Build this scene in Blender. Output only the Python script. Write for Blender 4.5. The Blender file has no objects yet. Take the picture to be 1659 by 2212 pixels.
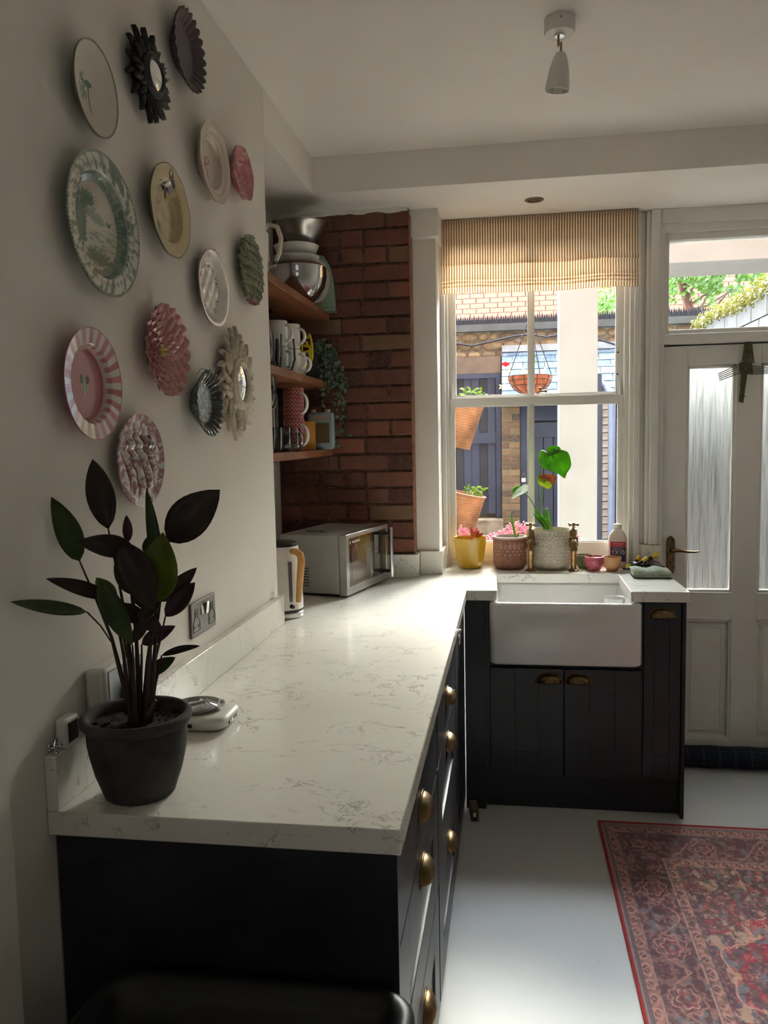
import bpy, bmesh, math, random
import numpy as np
from mathutils import Vector, Matrix
PI = math.pi
R_ = random.Random(7)

# ------------------------------------------------------------------ camera
CAM = (0.77084, -1.20931, 1.53183); YAW, PIT, ROL, FPX = -0.15342, -0.08954, -0.01979, 1750.0
def cam_axes():
    cy, sy, cp, sp, cr, sr = math.cos(YAW), math.sin(YAW), math.cos(PIT), math.sin(PIT), math.cos(ROL), math.sin(ROL)
    fw = Vector((sy*cp, cy*cp, sp)); rt = Vector((cy, -sy, 0)); up = rt.cross(fw)
    return rt*cr+up*sr, up*cr-rt*sr, fw
RT, UP, FW = cam_axes()
cd = bpy.data.cameras.new('camera'); cam = bpy.data.objects.new('camera', cd)
bpy.context.scene.collection.objects.link(cam)
cd.sensor_fit = 'HORIZONTAL'; cd.sensor_width = 36; cd.lens = 36*FPX/1659; cd.clip_start = 0.02
M4 = Matrix((RT, UP, -FW)).transposed().to_4x4(); M4.translation = Vector(CAM); cam.matrix_world = M4
bpy.context.scene.camera = cam
def at(u, v, ax, val):
    d = FW + RT*((u-829.5)/FPX) - UP*((v-1106)/FPX)
    t = (val-CAM[ax])/d[ax]
    return Vector(CAM)+d*t

# ------------------------------------------------------------------ world, sun, exposure
SC = bpy.context.scene; COL = SC.collection
w = bpy.data.worlds.new('sky'); SC.world = w; w.use_nodes = True
bg = w.node_tree.nodes['Background']; bg.inputs[0].default_value = (0.84, 0.91, 1.0, 1); bg.inputs[1].default_value = 10.5
sd = bpy.data.lights.new('sun', 'SUN'); sd.energy = 9.0; sd.angle = math.radians(38); sd.color = (1, .93, .8)
sun = bpy.data.objects.new('sun', sd); COL.objects.link(sun)
sun.rotation_euler = Vector((-.20, -.80, -.49)).to_track_quat('-Z', 'Y').to_euler()
def area(name, loc, direction, sx, sy, power, color):
    l = bpy.data.lights.new(name, 'AREA'); l.shape = 'RECTANGLE'; l.size = sx; l.size_y = sy; l.energy = power; l.color = color
    o = bpy.data.objects.new(name, l); COL.objects.link(o); o.location = loc
    o.rotation_euler = Vector(direction).to_track_quat('-Z', 'Z').to_euler(); return o
area('daylight_of_far_room', (1.2, -4.6, 1.5), (0, 1, -.05), 1.6, 1.3, 1.2, (1, .97, .94))   # added weak fill behind the camera, standing in for an unseen window
SC.view_settings.view_transform = 'Standard'; SC.view_settings.look = 'None'
SC.view_settings.exposure = 1.82; SC.view_settings.gamma = 1; SC.view_settings.use_curve_mapping = False

# ------------------------------------------------------------------ materials
def lin(c):
    return tuple(((x/255)/12.92 if x/255 <= .04045 else ((x/255+.055)/1.055)**2.4) for x in c)
def L4(c): return (*lin(c), 1)
class NT:
    def __init__(s, name):
        s.m = bpy.data.materials.new(name); s.m.use_nodes = True; s.t = s.m.node_tree; s.n = s.t.nodes
        s.b = s.n['Principled BSDF']; s.out = s.n['Material Output']
    def add(s, typ, **kw):
        n = s.n.new('ShaderNode'+typ)
        for k, v in kw.items():
            if k.startswith('i_'):
                key = k[2:]; key = int(key) if key.isdigit() else key.replace('_', ' ')
                n.inputs[key].default_value = v
            else: setattr(n, k, v)
        return n
    def link(s, a, b): s.t.links.new(a, b)
    def ramp(s, fac, stops):
        r = s.add('ValToRGB'); e = r.color_ramp.elements
        while len(e) < len(stops): e.new(.5)
        for k, (p, c) in enumerate(stops): e[k].position = p; e[k].color = c if len(c) == 4 else L4(c)
        s.link(fac, r.inputs[0]); return r.outputs[0]
    def co(s, which='Object', scale=(1, 1, 1)):
        t = s.add('TexCoord'); mp = s.add('Mapping'); mp.inputs['Scale'].default_value = scale
        s.link(t.outputs[which], mp.inputs[0]); return mp.outputs[0]
    def noise(s, v, scale, detail=4, rough=.55, dist=0):
        n = s.add('TexNoise'); n.inputs['Scale'].default_value = scale; n.inputs['Detail'].default_value = detail
        n.inputs['Roughness'].default_value = rough; n.inputs['Distortion'].default_value = dist
        s.link(v, n.inputs['Vector']); return n.outputs[0]
    def mix(s, f, a, b, mode='MIX'):
        m = s.add('MixRGB'); m.blend_type = mode
        for i, x in ((0, f), (1, a), (2, b)):
            if hasattr(x, 'node'): s.link(x, m.inputs[i])
            else: m.inputs[i].default_value = x if not isinstance(x, tuple) or len(x) == 4 else L4(x)
        return m.outputs[0]
    def math(s, op, a, b=0.0):
        m = s.add('Math'); m.operation = op
        for i, x in ((0, a), (1, b)):
            if hasattr(x, 'node'): s.link(x, m.inputs[i])
            else: m.inputs[i].default_value = x
        return m.outputs[0]
    def bump(s, h, strength=.3, dist=.002):
        b = s.add('Bump'); b.inputs['Strength'].default_value = strength; b.inputs['Distance'].default_value = dist
        s.link(h, b.inputs['Height']); s.link(b.outputs[0], s.b.inputs['Normal'])
    def base(s, x):
        if hasattr(x, 'node'): s.link(x, s.b.inputs['Base Color'])
        else: s.b.inputs['Base Color'].default_value = L4(x)
_mc = {}
def plain(name, c, rough=.5, metal=0, var=.06, scale=8, bump=0, bscale=60, coat=0, spec=.5):
    if name in _mc: return _mc[name]
    t = NT(name); v = t.co()
    n = t.noise(v, scale)
    d = tuple(max(0, x*(1-var)) for x in c); l = tuple(min(255, x*(1+var)) for x in c)
    t.base(t.ramp(n, [(.3, d), (.7, l)]))
    t.b.inputs['Roughness'].default_value = rough; t.b.inputs['Metallic'].default_value = metal
    t.b.inputs['Coat Weight'].default_value = coat; t.b.inputs['Specular IOR Level'].default_value = spec
    if bump: t.bump(t.noise(v, bscale), bump, .001)
    _mc[name] = t.m; return t.m
def vcol(name, rough=.25, coat=.3, transl=0):
    if name in _mc: return _mc[name]
    t = NT(name); a = t.add('VertexColor'); a.layer_name = 'Col'; t.base(a.outputs[0])
    t.b.inputs['Roughness'].default_value = rough; t.b.inputs['Coat Weight'].default_value = coat
    t.b.inputs['Coat Roughness'].default_value = .06
    _mc[name] = t.m; return t.m

wall_m = plain('wall_paint', (233, 228, 219), .75, var=.012, scale=3, bump=.12, bscale=45)
ceil_m = plain('ceiling_paint', (242, 237, 229), .8, var=.012, scale=2, bump=.1, bscale=20)
gloss_m = plain('white_woodwork', (232, 228, 220), .42, var=.01)
navy_m = plain('charcoal_cabinet_paint', (35, 36, 43), .36, var=.04)
navyin_m = plain('dark_carcass', (20, 20, 24), .7)
brass_m = plain('aged_brass', (118, 98, 68), .34, 1, var=.25, scale=40)
tap_m = plain('tap_brass', (146, 120, 84), .3, 1, var=.2, scale=60)
chrome_m = plain('chrome', (205, 205, 208), .12, 1, var=.02)
steel_m = plain('brushed_steel', (186, 184, 180), .28, 1, var=.05, scale=20)
white_m = plain('white_ceramic', (236, 234, 230), .16, var=.01, coat=.5)
black_m = plain('black_plastic', (16, 16, 18), .4, var=.1)
wplastic_m = plain('white_plastic', (226, 223, 215), .4, var=.01)
soil_m = plain('potting_soil', (28, 20, 16), .95, var=.6, scale=120, bump=1, bscale=150)
rubber_m = plain('dark_rubber', (24, 25, 26), .6)

def make_quartz():
    t = NT('veined_quartz'); v = t.co('Object')
    wn = t.add('TexNoise'); wn.inputs['Scale'].default_value = 7; wn.inputs['Detail'].default_value = 5; t.link(v, wn.inputs['Vector'])
    vm = t.add('VectorMath'); vm.operation = 'SCALE'; vm.inputs['Scale'].default_value = .22; t.link(wn.outputs['Color'], vm.inputs[0])
    va = t.add('VectorMath'); va.operation = 'ADD'; t.link(v, va.inputs[0]); t.link(vm.outputs[0], va.inputs[1])
    def vein(scale, wdt, lo, hi, ms, seed):
        mp = t.add('Mapping'); mp.inputs['Location'].default_value = (seed, seed*2.1, seed*.7); mp.inputs['Scale'].default_value = (1, 1.9, 1); t.link(va.outputs[0], mp.inputs[0])
        n = t.noise(mp.outputs[0], scale, 6, .6)
        d = t.math('ABSOLUTE', t.math('SUBTRACT', n, .5))
        line = t.ramp(d, [(0, (1, 1, 1, 1)), (wdt, (0, 0, 0, 1))])
        mask = t.ramp(t.noise(mp.outputs[0], ms, 3), [(lo, (0, 0, 0, 1)), (hi, (1, 1, 1, 1))])
        return t.math('MULTIPLY', line, mask)
    a = vein(5.5, .011, .50, .60, 4.5, 1.3); b = vein(9, .010, .54, .62, 6, 5.1); c = vein(2.5, .004, .5, .58, 3, 9.4)
    f = t.math('MAXIMUM', t.math('MAXIMUM', a, b), c)
    f = t.math('MULTIPLY', f, .75)
    base = t.ramp(t.noise(v, 3), [(.3, (234, 230, 220)), (.7, (240, 237, 228))])
    t.base(t.mix(f, base, (128, 122, 118)))
    t.b.inputs['Roughness'].default_value = .11; t.b.inputs['Specular IOR Level'].default_value = .5
    return t.m
quartz_m = make_quartz()

def make_brick(name, stops, bumpv=.9, mort=(150, 120, 110), ns=38):
    t = NT(name); v = t.co('Object'); oi = t.add('ObjectInfo')
    va = t.add('VectorMath'); va.operation = 'ADD'; t.link(v, va.inputs[0])
    sc = t.add('VectorMath'); sc.operation = 'SCALE'; sc.inputs['Scale'].default_value = 3; t.link(oi.outputs['Location'], sc.inputs[0]); t.link(sc.outputs[0], va.inputs[1])
    n = t.noise(va.outputs[0], 9, 5); c = t.ramp(oi.outputs['Random'], stops)
    n2 = t.noise(va.outputs[0], ns, 6, .7)
    c = t.mix(t.ramp(n, [(.35, (0, 0, 0, 1)), (.75, (.5, .5, .5, 1))]), c, stops[0][1])
    c = t.mix(t.ramp(n2, [(.48, (0, 0, 0, 1)), (.72, (.75, .75, .75, 1))]), c, mort)
    t.base(c); t.b.inputs['Roughness'].default_value = .9; t.bump(n2, bumpv, .004); return t.m
brick_m = make_brick('red_stock_brick', [(0, (88, 58, 50)), (.25, (112, 70, 58)), (.5, (128, 76, 62)), (.75, (124, 84, 68)), (1, (150, 92, 74))], mort=(122, 92, 76))
cream_brick_m = make_brick('buff_brick', [(0, (122, 92, 70)), (1, (146, 116, 86))], mort=(110, 90, 76))
mortar_m = plain('brick_mortar', (104, 78, 64), .95, var=.3, scale=40, bump=1, bscale=90)
lbrick_m = make_brick('london_stock_brick', [(0, (86, 76, 70)), (.3, (140, 118, 88)), (.6, (160, 138, 104)), (1, (120, 92, 76))], mort=(150, 140, 128))
lmortar_m = plain('pale_mortar', (150, 140, 126), .95, var=.15)
pbrick_m = make_brick('garden_wall_brick', [(0, (98, 48, 34)), (.5, (114, 60, 44)), (1, (108, 66, 52))], mort=(116, 92, 78))

def make_wood(name, a, b, c, rough=.45, sc=(2, 14, 14)):
    t = NT(name); v = t.co('Object', sc); n = t.noise(v, 3, 6, .6, 1.2); n2 = t.noise(v, 20, 3)
    t.base(t.mix(.25, t.ramp(n, [(.3, a), (.5, b), (.7, c)]), t.ramp(n2, [(.3, a), (.7, c)])))
    t.b.inputs['Roughness'].default_value = rough; return t.m
shelf_m = make_wood('oiled_hardwood', (104, 62, 38), (138, 86, 55), (164, 108, 72), sc=(14, 2, 14))
bamboo_m = make_wood('bamboo_wood', (172, 118, 62), (198, 146, 84), (212, 164, 104), sc=(14, 14, 3))

def make_glass(name, tint=(1, 1, 1), rough=0, edge=.5):
    t = NT(name); t.n.remove(t.b)
    tr = t.add('BsdfTransparent'); tr.inputs[0].default_value = (*tint, 1)
    gl = t.add('BsdfGlossy'); gl.inputs['Roughness'].default_value = rough
    lw = t.add('LayerWeight'); lw.inputs[0].default_value = edge
    f = t.math('MULTIPLY', lw.outputs['Fresnel'], 1.0)
    mx = t.add('MixShader'); t.link(f, mx.inputs[0]); t.link(tr.outputs[0], mx.inputs[1]); t.link(gl.outputs[0], mx.inputs[2])
    t.link(mx.outputs[0], t.out.inputs[0]); return t.m
pane_m = make_glass('window_glass', (.97, .99, .98), 0, .12)
drink_m = make_glass('drinking_glass', (.97, .98, .98), .02, .2)
def make_obscure():
    t = NT('reeded_obscure_glass'); t.n.remove(t.b); v = t.co('Object', (160, 160, 5))
    n = t.noise(v, 1, 4, .6); v2 = t.co('Object', (70, 70, 2.2)); n2 = t.noise(v2, 1, 3, .6)
    f = t.math('ADD', t.math('MULTIPLY', n, .6), t.math('MULTIPLY', n2, .4))
    tl = t.add('BsdfRefraction'); tl.inputs['Roughness'].default_value = .6; tl.inputs['IOR'].default_value = 1.3
    t.link(t.ramp(f, [(.40, (206, 210, 206)), (.5, (240, 243, 240)), (.62, (252, 253, 251))]), tl.inputs[0])
    gl = t.add('BsdfGlossy'); gl.inputs['Roughness'].default_value = .25
    b = t.add('Bump'); b.inputs['Strength'].default_value = .7; b.inputs['Distance'].default_value = .003; t.link(f, b.inputs['Height'])
    t.link(b.outputs[0], gl.inputs['Normal']); t.link(b.outputs[0], tl.inputs['Normal'])
    mx = t.add('MixShader'); mx.inputs[0].default_value = .05; t.link(tl.outputs[0], mx.inputs[1]); t.link(gl.outputs[0], mx.inputs[2])
    t.link(mx.outputs[0], t.out.inputs[0]); return t.m
obscure_m = make_obscure()
def make_leaf(name, c, c2, tr=.35, rough=.4):
    t = NT(name); v = t.co('Object'); n = t.noise(v, 25, 3)
    col = t.ramp(n, [(.3, c), (.7, c2)]); t.base(col); t.b.inputs['Roughness'].default_value = rough
    tl = t.add('BsdfTranslucent'); t.link(col, tl.inputs[0]); mx = t.add('MixShader'); mx.inputs[0].default_value = tr
    t.link(t.b.outputs[0], mx.inputs[1]); t.link(tl.outputs[0], mx.inputs[2]); t.link(mx.outputs[0], t.out.inputs[0]); return t.m
leaf_dark = make_leaf('dark_aubergine_leaf', (42, 31, 25), (60, 46, 32), .25)
leaf_green = make_leaf('deep_green_leaf', (56, 74, 36), (74, 96, 46), .35)
leaf_lime = make_leaf('bright_olive_leaf', (96, 112, 26), (124, 138, 36), .45)
leaf_purple = make_leaf('purple_leaf', (70, 44, 54), (92, 58, 68), .25)
leaf_fresh = make_leaf('fresh_green_leaf', (80, 140, 30), (120, 178, 52), .5)
leaf_sun = make_leaf('sunlit_lime_leaf', (104, 140, 30), (150, 172, 56), .5)  # lime green leaves of the hanging pots and basket
leaf_brown = make_leaf('withered_leaf', (160, 84, 44), (196, 120, 70), .3)
leaf_sage = make_leaf('trailing_leaf', (84, 108, 90), (138, 160, 138), .2)
leaf_tree = make_leaf('tree_leaf', (48, 86, 24), (88, 118, 44), .45)
leaf_ivy = make_leaf('ivy_leaf', (80, 84, 28), (124, 118, 50), .35)
petal_pink = make_leaf('pink_petal', (214, 110, 140), (236, 150, 172), .4)
petal_red = make_leaf('red_petal', (214, 40, 70), (236, 60, 90), .4)

# ------------------------------------------------------------------ mesh helpers
class MB:
    def __init__(s): s.v = []; s.f = []; s.mi = []; s.cur = 0; s.cols = None
    def face(s, idx): s.f.append(tuple(idx)); s.mi.append(s.cur)
    def box(s, x0, x1, y0, y1, z0, z1, M=None):
        n = len(s.v)
        P = [(x0, y0, z0), (x1, y0, z0), (x1, y1, z0), (x0, y1, z0), (x0, y0, z1), (x1, y0, z1), (x1, y1, z1), (x0, y1, z1)]
        if M is not None: P = [tuple(M @ Vector(p)) for p in P]
        s.v += P
        for q in ((0, 3, 2, 1), (4, 5, 6, 7), (0, 1, 5, 4), (1, 2, 6, 5), (2, 3, 7, 6), (3, 0, 4, 7)): s.face([n+i for i in q])
        return s
    def grid(s, P, closeu=False, closev=False):
        nu, nv = len(P), len(P[0]); n = len(s.v)
        for row in P: s.v += [tuple(p) for p in row]
        for i in range(nu if closeu else nu-1):
            for j in range(nv if closev else nv-1):
                a, b = i, (i+1) % nu; c, d = j, (j+1) % nv
                s.face((n+a*nv+c, n+b*nv+c, n+b*nv+d, n+a*nv+d))
        return s
    def lathe(s, prof, seg=40, c=(0, 0, 0), sx=1, sy=1, fn=None, M=None):
        P = []
        for i in range(seg):
            a = 2*PI*i/seg; row = []
            for k, (r, z) in enumerate(prof):
                if fn: r, z = fn(a, k, r, z)
                p = Vector((r*math.cos(a)*sx, r*math.sin(a)*sy, z))
                if M is not None: p = M @ p
                row.append((p.x+c[0], p.y+c[1], p.z+c[2]))
            P.append(row)
        s.grid(P, closeu=True); return s
    def tube(s, path, r, seg=8, cap=True):
        path = [Vector(p) for p in path]; n = len(path); rr = r if isinstance(r, (list, tuple)) else [r]*n
        up = None; base = len(s.v); P = []
        for i, p in enumerate(path):
            t = (path[min(i+1, n-1)]-path[max(i-1, 0)]).normalized()
            if up is None: up = t.orthogonal().normalized()
            up = (up - t*up.dot(t)).normalized(); w_ = t.cross(up)
            P.append([tuple(p+(up*math.cos(a)+w_*math.sin(a))*rr[i]) for a in [2*PI*k/seg for k in range(seg)]])
        s.grid(P, closev=True)
        if cap:
            s.face([base+k for k in range(seg)][::-1]); s.face([base+(n-1)*seg+k for k in range(seg)])
        return s
    def prism(s, poly, z0, z1):
        n = len(s.v); m = len(poly)
        s.v += [(x, y, z0) for x, y in poly]+[(x, y, z1) for x, y in poly]
        s.face([n+i for i in range(m)][::-1]); s.face([n+m+i for i in range(m)])
        for i in range(m): j = (i+1) % m; s.face((n+i, n+j, n+m+j, n+m+i))
        return s
    def ball(s, c, r, seg=10, sc=(1, 1, 1)):
        P = []
        for i in range(seg):
            a = 2*PI*i/seg; P.append([(c[0]+r*sc[0]*math.sin(b)*math.cos(a), c[1]+r*sc[1]*math.sin(b)*math.sin(a), c[2]+r*sc[2]*math.cos(b)) for b in [PI*k/(seg//2+1) for k in range(seg//2+2)]])
        s.grid(P, closeu=True); return s
def obj(name, mb, mat, parent=None, smooth=True, bevel=0, loc=None, rotz=0, solid=0, angle=35, sub=0):
    me = bpy.data.meshes.new(name); me.from_pydata([tuple(v) for v in mb.v], [], mb.f)
    mats = mat if isinstance(mat, (list, tuple)) else [mat]
    for m in mats: me.materials.append(m)
    if len(mats) > 1: me.polygons.foreach_set('material_index', mb.mi)
    bm = bmesh.new(); bm.from_mesh(me); bmesh.ops.remove_doubles(bm, verts=bm.verts, dist=1e-6) if mb.cols is None else None
    bmesh.ops.recalc_face_normals(bm, faces=bm.faces); bm.to_mesh(me); bm.free()
    if mb.cols is not None:
        ca = me.color_attributes.new('Col', 'FLOAT_COLOR', 'POINT')
        ca.data.foreach_set('color', np.asarray(mb.cols, dtype=np.float32).ravel())
    if smooth:
        me.polygons.foreach_set('use_smooth', [True]*len(me.polygons)); me.set_sharp_from_angle(angle=math.radians(angle))
    o = bpy.data.objects.new(name, me); COL.objects.link(o)
    if loc is not None: o.location = loc
    if rotz: o.rotation_euler = (0, 0, rotz)
    if parent is not None: o.parent = parent
    if bevel:
        b = o.modifiers.new('bevel', 'BEVEL'); b.width = bevel; b.segments = 2; b.limit_method = 'ANGLE'; b.angle_limit = math.radians(40)
    if solid:
        b = o.modifiers.new('solid', 'SOLIDIFY'); b.thickness = solid; b.offset = 0
    if sub:
        b = o.modifiers.new('sub', 'SUBSURF'); b.levels = sub; b.render_levels = sub
    return o
def tag(o, label, cat, group=None):
    o['label'] = label; o['category'] = cat
    if group: o['group'] = group
    return o
def thing(name, label, cat, loc=(0, 0, 0), rotz=0, group=None):
    o = bpy.data.objects.new(name, None); COL.objects.link(o); o.location = loc; o.rotation_euler = (0, 0, rotz); o.empty_display_size = .05
    return tag(o, label, cat, group)
def setting(name, loc=(0, 0, 0)):
    o = bpy.data.objects.new(name, None); COL.objects.link(o); o.location = loc; o['kind'] = 'structure'; return o
def struct(name, mb, m, **k):
    o = obj(name, mb, m, **k)
    if o.parent is None: o['kind'] = 'structure'
    return o
def B(*a): return MB().box(*a)
def copytree(o, parent=None):
    c = o.copy(); COL.objects.link(c)
    if parent is not None: c.parent = parent
    for ch in list(o.children): copytree(ch, c)
    return c
def text(name, s, mat, parent, size, loc, rot, ext=.0004, align='CENTER', shear=0, sx=1):
    cu = bpy.data.curves.new(name, 'FONT'); cu.body = s; cu.size = size; cu.extrude = ext; cu.align_x = align; cu.align_y = 'CENTER'; cu.shear = shear
    t = bpy.data.objects.new(name, cu); COL.objects.link(t); bpy.context.view_layer.update()
    me = bpy.data.meshes.new_from_object(t.evaluated_get(bpy.context.evaluated_depsgraph_get())); bpy.data.objects.remove(t)
    me.materials.clear(); me.materials.append(mat)
    o = bpy.data.objects.new(name, me); COL.objects.link(o); o.parent = parent; o.location = loc; o.rotation_euler = rot; o.scale = (sx, 1, 1); return o
# numpy noise
def vn(x, y, seed=0):
    xi = np.floor(x).astype(int); yi = np.floor(y).astype(int); xf = x-xi; yf = y-yi
    xf = xf*xf*(3-2*xf); yf = yf*yf*(3-2*yf)
    def h(a, b):
        n = (a*374761393+b*668265263+seed*982451653) & 0x7fffffff; n = ((n ^ (n >> 13))*1274126177) & 0x7fffffff; return ((n ^ (n >> 16)) & 0xffff)/65535.
    return (h(xi, yi)*(1-xf)+h(xi+1, yi)*xf)*(1-yf)+(h(xi, yi+1)*(1-xf)+h(xi+1, yi+1)*xf)*yf
def fbm(x, y, seed=0, o=4):
    t = 0; a = .5; 
    for k in range(o): t = t+a*vn(x*2**k, y*2**k, seed+k); a /= 2
    return t/(1-.5**o)
def sst(a, b, x): t = np.clip((x-a)/(b-a), 0, 1); return t*t*(3-2*t)
class Paint:
    def __init__(s, n, c): s.c = np.tile(np.array(lin(c)), (n, 1))
    def put(s, c, m): m = np.clip(m, 0, 1)[:, None]; s.c = s.c*(1-m)+np.array(lin(c))*m; return s
    def rgba(s): return np.hstack([s.c, np.ones((len(s.c), 1))])

# ================================================================== ROOM
CZ, SZ, HZ = 2.66, 2.518, 0.92   # ceiling, soffit, worktop
XR, YF = 2.34, -5.0
floor_m = NT('pale_painted_floor'); v = floor_m.co()
n = floor_m.noise(v, 1.5, 5); sp = floor_m.noise(v, 55, 2)
floor_m.base(floor_m.mix(floor_m.ramp(sp, [(.74, (0, 0, 0, 1)), (.78, (.6, .6, .6, 1))]), floor_m.ramp(n, [(.3, (196, 196, 195)), (.7, (206, 206, 206))]), (120, 114, 106)))
floor_m.b.inputs['Roughness'].default_value = .46; floor_m.bump(floor_m.noise(v, 12), .05, .002); floor_m = floor_m.m
struct('floor', B(-.4, XR, YF, 2.75, -.1, 0), floor_m)
struct('ceiling', B(-.4, XR+.34, YF, 2.9, CZ, CZ+.12), ceil_m)
struct('ceiling_beam', MB().prism([(-.4, 1.405), (0, 1.405), (0, 2.066), (XR, 2.066), (XR, 2.745), (-.4, 2.745)], SZ, CZ+.01), ceil_m)
struct('wall_left', B(-.4, 0, YF, 1.40, -.1, CZ), wall_m, bevel=.003)
struct('wall_alcove', B(-.4, -.25, 1.40, 2.345, -.05, SZ+.01), wall_m)
struct('wall_front', B(-.4, XR+.1, YF-.1, YF, -.1, CZ), plain('far_room_paint', (70, 66, 62), .8))
wr = MB(); wr.box(XR, XR+.34, YF, 2.75, -.1, CZ)
struct('wall_right', wr, wall_m)
# pier between brick and window, with boxed-in head
struct('wall_pier', B(.352, .462, 2.42, 2.745, .90, SZ+.01), wall_m, bevel=.003)
struct('trim_1', B(.350, .476, 2.375, 2.70, 2.402, SZ+.005), wall_m, bevel=.002)
struct('trim_2', B(-.02, .03, YF, -.137, 0, 2.10), gloss_m, bevel=.002)
# brick wall
wb = struct('wall_back', B(-.25, .352, 2.345, 2.745, .90, SZ+.01), mortar_m)
# skim of torn plaster along the top of the bricks
pl = MB(); P = []
for i in range(60):
    x = -.25+.602*i/59; zz = SZ-.010-.016*vn(np.array([i*.35]), np.array([.5]), 3)[0]
    P.append([(x, 2.3272, SZ+.004), (x, 2.3272, zz), (x, 2.345, zz)])
pl.grid(P); obj('plaster_edge', pl, wall_m, wb)
bmesh_cache = {}
def brick_mesh(wd, h, d, k, mat, key):
    kk = (round(wd, 3), k, key)
    if kk in bmesh_cache: return bmesh_cache[kk]
    r = random.Random(str(kk)); j = .0016; mb = MB()
    nx = 3
    P = []
    prof = [(-h/2, 0, d), (-h/2, .0, .004), (-h/2+.004, 0, 0), (h/2-.004, 0, 0), (h/2, 0, .004), (h/2, 0, d)]
    for i in range(nx+1):
        x = -wd/2+wd*i/nx; ins = .0
        P.append([(x+r.uniform(-j, j)*(0 < i < nx), yy+r.uniform(-j, j)*.9+(.003 if i in (0, nx) else 0), z+r.uniform(-j, j)) for z, _, yy in prof])
    mb.grid(P)
    n = len(prof); mb.face(list(range(n))); mb.face([nx*n+q for q in range(n)][::-1])
    me = bpy.data.meshes.new('brick'); me.from_pydata(mb.v, [], mb.f); me.materials.append(mat)
    bm = bmesh.new(); bm.from_mesh(me); bmesh.ops.recalc_face_normals(bm, faces=bm.faces); bm.to_mesh(me); bm.free()
    bmesh_cache[kk] = me; return me
def lay(parent, x0, x1, y, z0, rows, pitch, mats, st=.215, hd=.103, gap=.011, depth=.014, seed=1, ybias=.002, rotz=0, right=True):
    r = random.Random(seed)
    Mz = Matrix.Translation((x0, y, 0)) @ Matrix.Rotation(rotz, 4, 'Z')
    W_ = x1-x0
    for i in range(rows):
        x = W_; k = i % 2; first = True
        while x > .02:
            wd = st if k % 2 == 0 else hd
            wd = st if wd == st else hd
            if not first and r.random() < .4: wd = st if wd == hd else hd
            wd *= r.uniform(.93, 1.07)
            a = max(0, x-wd)
            if x-a > .025:
                ww = math.floor((x-a-gap)/.006+.01)*.006
                ww = min(ww, x-a-.004)
                q = r.random(); mt = mats[1] if (len(mats) > 1 and q < .08) else mats[0]
                o = bpy.data.objects.new('brick', brick_mesh(ww, pitch-gap, depth, r.randrange(3), mt, mt.name)); COL.objects.link(o); o.parent = parent
                p = Mz @ Vector((x-ww/2-gap/2, r.uniform(-ybias, ybias), 0)); o.location = (p.x, p.y, z0+i*pitch+pitch/2+r.uniform(-.0012, .0012)); o.rotation_euler = (0, r.uniform(-.006, .006), rotz)
            x = a; k += 1; first = False
lay(wb, -.25, .358, 2.331, 1.022, 20, .0745, [brick_m, cream_brick_m], seed=5)
# reddish brick return seen on the right end of the brick face
obj('brick_return', B(.353, .3585, 2.334, 2.419, 1.02, SZ-.03), plain('brick_dust', (150, 104, 84), .9, var=.2, scale=30), wb)

# ================================================================== WORKTOP, UPSTANDS
wt = MB().prism([(0, 0), (.60, 0), (.60, 2.022), (.7225, 2.022), (.7155, 2.425), (1.246, 2.445), (1.241, 2.024), (1.464, 2.024), (1.452, 2.70), (.463, 2.70), (.463, 2.42), (.355, 2.42), (.355, 2.345), (-.249, 2.345), (-.249, 1.401), (0, 1.401)], HZ-.042, HZ)
tag(obj('worktop', wt, quartz_m, bevel=.0025), 'L-shaped white veined quartz worktop running along the left wall to the window', 'worktop')
up = [(0, .020, .0, 1.40), ]
us = thing('upstand', 'low white veined quartz upstand along the left wall behind the plant pot', 'upstand', (0, .7, HZ))
obj('slab', B(.0005, .021, -.7, .70, .0005, .095), quartz_m, us, bevel=.0015)
us = thing('upstand', 'quartz upstand at the foot of the red brick wall, stepping round the pier', 'upstand', (.3, 2.3, HZ))
obj('slab', B(-.549, .073, .008, .029, .0005, .102), quartz_m, us, bevel=.0015)
obj('slab', B(.0535, .073, .029, .098, .0005, .102), quartz_m, us, bevel=.0015)
obj('slab', B(.074, .176, .098, .119, .0005, .105), quartz_m, us, bevel=.0015)
obj('slab', B(.1635, .177, .119, .375, .0005, .105), quartz_m, us, bevel=.0015)
us = thing('upstand', 'short quartz upstand below the panelled window jamb, behind the cloth', 'upstand', (1.40, 2.60, HZ))
obj('slab', B(-.03, .055, .0, .02, .0005, .105), quartz_m, us, bevel=.0015)

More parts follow.
